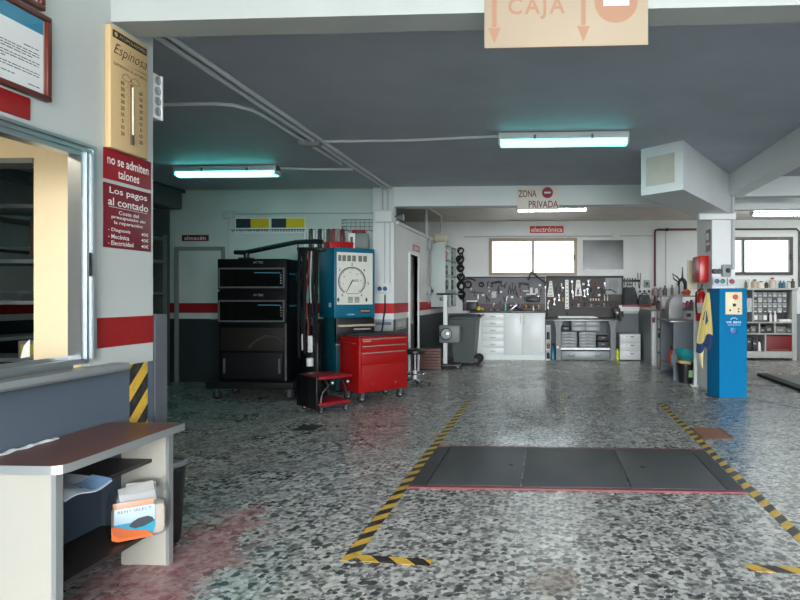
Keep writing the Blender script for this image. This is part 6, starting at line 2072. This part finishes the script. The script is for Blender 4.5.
def diamond():
    m = pm('tread_plate', (84, 86, 88), .55, .3, var=.2, scale=3)
    n, l = m.node_tree.nodes, m.node_tree.links
    b = n['Principled BSDF']
    t = n.new('ShaderNodeTexCoord')
    s = n.new('ShaderNodeSeparateXYZ')
    l.new(t.outputs['Object'], s.inputs[0])
    u = math_node(n, l, 'SINE', math_node(n, l, 'MULTIPLY', math_node(n, l, 'ADD', s.outputs['X'], s.outputs['Y']), 120))
    v = math_node(n, l, 'SINE', math_node(n, l, 'MULTIPLY', math_node(n, l, 'SUBTRACT', s.outputs['X'], s.outputs['Y']), 120))
    h = math_node(n, l, 'GREATER_THAN', math_node(n, l, 'MULTIPLY', u, v), .35)
    bp = n.new('ShaderNodeBump')
    bp.inputs['Strength'].default_value = .35
    bp.inputs['Distance'].default_value = .003
    l.new(h, bp.inputs['Height'])
    l.new(bp.outputs[0], b.inputs['Normal'])
    return m
tread = diamond()
PX0, PX1, PY0, PY1 = -1.0, 1.385, 4.37, 5.49
fred = pm('pit_frame_red', (124, 62, 66), .5, var=.25, scale=12)
fgrey = pm('pit_frame_grey', (66, 68, 70), .5, .3, var=.2)
o = thing('inspection_pit', 'steel frame around the inspection pit with a worn red near edge', 'inspection pit', (0, 0, 0))
MB().box(PX0 - .02, PX1 + .02, PY0 - .05, PY0, .0, .012).build('front_edge', fred, o)
MB().box(PX0 - .02, PX1 + .02, PY1, PY1 + .04, .0, .012).build('rear_edge', fred, o)
MB().box(PX0 - .02, PX0 + .10, PY0, PY1, .0, .010).build('side_edge', fgrey, o)
MB().box(PX1 - .10, PX1 + .02, PY0, PY1, .0, .010).build('side_edge', fgrey, o)
xs = [PX0 + .105, -.20, .60, PX1 - .105]
names = ['left steel tread plate over the inspection pit, with a lifting hole', 'middle steel tread plate over the inspection pit, without a hole', 'right steel tread plate over the inspection pit, with a lifting hole']
for k in range(3):
    a_, b_ = xs[k] + .004, xs[k + 1] - .004
    o = thing('pit_cover', names[k], 'pit cover', ((a_ + b_) / 2, (PY0 + PY1) / 2, 0), 0, 'pit cover plates')
    hw_, hl_ = (b_ - a_) / 2, (PY1 - PY0) / 2 - .003
    MB().rbox(-hw_, hw_, -hl_, hl_, .001, .014, .003).build('tread_plate', tread, o)
    if k != 1:
        MB().lathe([(.022, .0135), (.022, .0146), (.001, .0146)], (hw_ - .10 if k == 0 else -hw_ + .16, -.02, 0), 16).build('lifting_hole', black_rubber, o)
o = thing('drain_grate', 'rusty brown drain grate in the floor right of the taped lane', 'drain grate', (1.66, 6.2, 0))
rust = pm('rusty_iron', (120, 82, 62), .7, var=.3, scale=20)
MB().box(-.15, .15, -.24, .24, .0005, .004).build('grate_tray', pm('rust_dark', (84, 58, 46), .8), o)
for k in range(11):
    MB().box(-.14, .14, -.23 + k * .044, -.205 + k * .044, .004, .010).build('grate_bar', rust, o)
MB().box(-.155, -.14, -.245, .245, .0005, .011).build('grate_rim', rust, o)
MB().box(.14, .155, -.245, .245, .0005, .011).build('grate_rim', rust, o)
o = thing('drain_cover', 'small dark drain cover in the floor before the red trolley', 'drain cover', (-2.54, 6.22, 0))
MB().rbox(-.115, .115, -.14, .14, .0005, .008, .002).build('cover_plate', pm('drain_dark', (46, 52, 52), .6), o)
for k in range(5):
    MB().box(-.09, .09, -.10 + k * .045, -.085 + k * .045, .008, .0095).build('slot', black_rubber, o)
# lift platform at the right
P = [pt(757, 376, Z=0), pt(800, 392, Z=0), pt(815, 392, Z=0), pt(815, 373.5, Z=0), pt(775, 373.5, Z=0)]
o = thing('lift_ramp', 'low steel lift ramp with a black edge at the right of the frame', 'lift ramp', (0, 0, 0))
poly = [(p[0], p[1]) for p in P]
e = Vector((poly[1][0] - poly[0][0], poly[1][1] - poly[0][1], 0)).normalized()
nrm = Vector((-e.y, e.x, 0))
ext = [(poly[1][0] + e.x * 1.5, poly[1][1] + e.y * 1.5), (poly[1][0] + e.x * 1.5 + nrm.x * 1.1, poly[1][1] + e.y * 1.5 + nrm.y * 1.1), (poly[0][0] + nrm.x * 1.1 + e.x * .1, poly[0][1] + nrm.y * 1.1 + e.y * .1)]
MB().prism([(poly[0][0] + nrm.x * .16, poly[0][1] + nrm.y * .16), (ext[0][0] + nrm.x * .16, ext[0][1] + nrm.y * .16), ext[1], ext[2]], .001, .03, plane='xy').build('ramp_plate', pm('ramp_grey', (110, 112, 112), .5, var=.12), o)
MB().prism([poly[0], ext[0], (ext[0][0] + nrm.x * .16, ext[0][1] + nrm.y * .16), (poly[0][0] + nrm.x * .16, poly[0][1] + nrm.y * .16)], .001, .05, plane='xy').build('ramp_edge', black_rubber, o)
p0, p1 = pt(746, 397.5, Z=0), pt(806, 409, Z=0)
d = Vector((p1[0] - p0[0], p1[1] - p0[1], 0))
solo('floor_rail', MB().box(0, d.length, -.03, .03, .0005, .006), steel, 'thin steel strip in the floor right of the blue lift column', 'rail', (p0[0], p0[1], 0), math.atan2(d.y, d.x))

# ================================================================== CEILING PIPES AND HANGING BOARDS
zc = CEIL - .022
cpipe = pm('ceiling_pipe', (226, 230, 231), .45, var=.05)
solo('ceiling_conduit', MB().tube([(-2.56, 3.31, zc), (-2.56, 9.34, zc)], .02), cpipe, 'left of two long parallel conduits along the ceiling', 'conduit')
solo('ceiling_conduit', MB().tube([(-2.47, 3.31, zc), (-2.47, 9.34, zc)], .02), cpipe, 'right of two long parallel conduits along the ceiling', 'conduit')
solo('ceiling_conduit', MB().tube([(-6.2, 5.15, zc), (-2.95, 5.15, zc), (-2.80, 5.20, zc), (-2.70, 5.34, zc), (-2.68, 5.5, zc), (-2.66, 7.6, zc)], .017), cpipe, 'ceiling conduit coming from the left and bending beside the long pair', 'conduit')
o = thing('junction_box', 'pale junction box on the ceiling where the conduits cross', 'junction box', (-2.60, 6.48, CEIL))
MB().rbox(-.13, .1, -.06, .06, -.06, 0, .008).build('housing', grey_plastic, o)
MB().rbox(-.12, .09, -.05, .05, -.068, -.058, .004).build('lid', grey_plastic, o)
solo('ceiling_conduit', MB().tube([(-2.50, 6.48, zc), (-1.5, 6.47, zc), (-.53, 6.36, zc)], .015), cpipe, 'ceiling conduit feeding the middle fluorescent lamp', 'conduit')
solo('ceiling_conduit', MB().tube([(-2.62, 7.92, zc), (-3.2, 7.88, zc), (-3.55, 7.78, zc)], .015), cpipe, 'ceiling conduit feeding the left fluorescent lamp', 'conduit')
solo('ceiling_conduit', MB().tube([(-2.3, 11.4, zc), (-1.2, 11.4, zc), (-.6, 11.36, zc)], .014), cpipe, 'back ceiling conduit feeding the lamp behind the zona privada board', 'conduit')

Yb = 3.09
c0_, c1_ = pt(484.3, 48, Y=Yb), pt(648.3, 46, Y=Yb)
o = thing('hanging_sign', 'faded cream caja board hanging on the near beam', 'sign', (c0_[0], Yb + .018, c0_[2]))
ww = c1_[0] - c0_[0]
MB().rbox(0, ww, -.016, 0, 0, .52, .002).build('board', pm('board_tan', (170, 152, 129), .6, var=.05, scale=3), o)
fad = pm('faded_orange', (168, 125, 99), .6, var=.06)
sx = ww / 164.0
def arrow(xc):
    z = lambda py: (48 - py) * sx
    MB().prism([(xc - .012, z(27)), (xc + .012, z(27)), (xc + .012, .5), (xc - .012, .5)], -.0166, -.016).prism([(xc - .032, z(28)), (xc, z(44)), (xc + .032, z(28))], -.0166, -.016).build('arrow', fad, o)
arrow((494.5 - 484.3) * sx)
arrow((584 - 484.3) * sx)
text('lettering', 'CAJA', fad, o, (537 - 484.3) * sx, (48 - 9) * sx, 57 * sx, 22 * sx, -.0166, bold=.02, space=1.25)
MB().lathe([(21.5 * sx, -.016), (21.5 * sx, -.0166), (.001, -.0166)], ((616.5 - 484.3) * sx, 0, (48 - 4) * sx), 40, axis='y').build('no_entry_disc', fad, o)
MB().box((604 - 484.3) * sx, (629.5 - 484.3) * sx, -.0172, -.0166, (48 - 8.4) * sx, (48 - 1.4) * sx).build('no_entry_bar', sign_white, o)

Yb = 9.335
c0_, c1_ = pt(517.5, 210, Y=Yb), pt(559, 187, Y=Yb)
o = thing('hanging_sign', 'cream zona privada board with a no entry disc on the far beam', 'sign', (c0_[0], Yb + .012, c0_[2]))
ww, hh = c1_[0] - c0_[0], c1_[2] - c0_[2]
MB().rbox(0, ww, -.010, 0, 0, hh, .002).build('board', pm('board_cream', (244, 236, 222), .6, var=.04), o)
dr_ = pm('print_maroon', (128, 36, 38), .5)
s_ = ww / 41.5
text('lettering', 'ZONA', dr_, o, 10 * s_, 16.3 * s_, 18 * s_, 7 * s_, -.0106, bold=.012)
text('lettering', 'PRIVADA', dr_, o, 26 * s_, 5.6 * s_, 29.5 * s_, 7 * s_, -.0106, bold=.012)
MB().lathe([(5.5 * s_, -.010), (5.5 * s_, -.0106), (.001, -.0106)], (30 * s_, 0, 17.2 * s_), 28, axis='y').build('no_entry_disc', pm('disc_red', (150, 28, 34), .5), o)
MB().box(26.7 * s_, 33.3 * s_, -.0112, -.0106, 16.3 * s_, 18.1 * s_).build('no_entry_bar', sign_white, o)
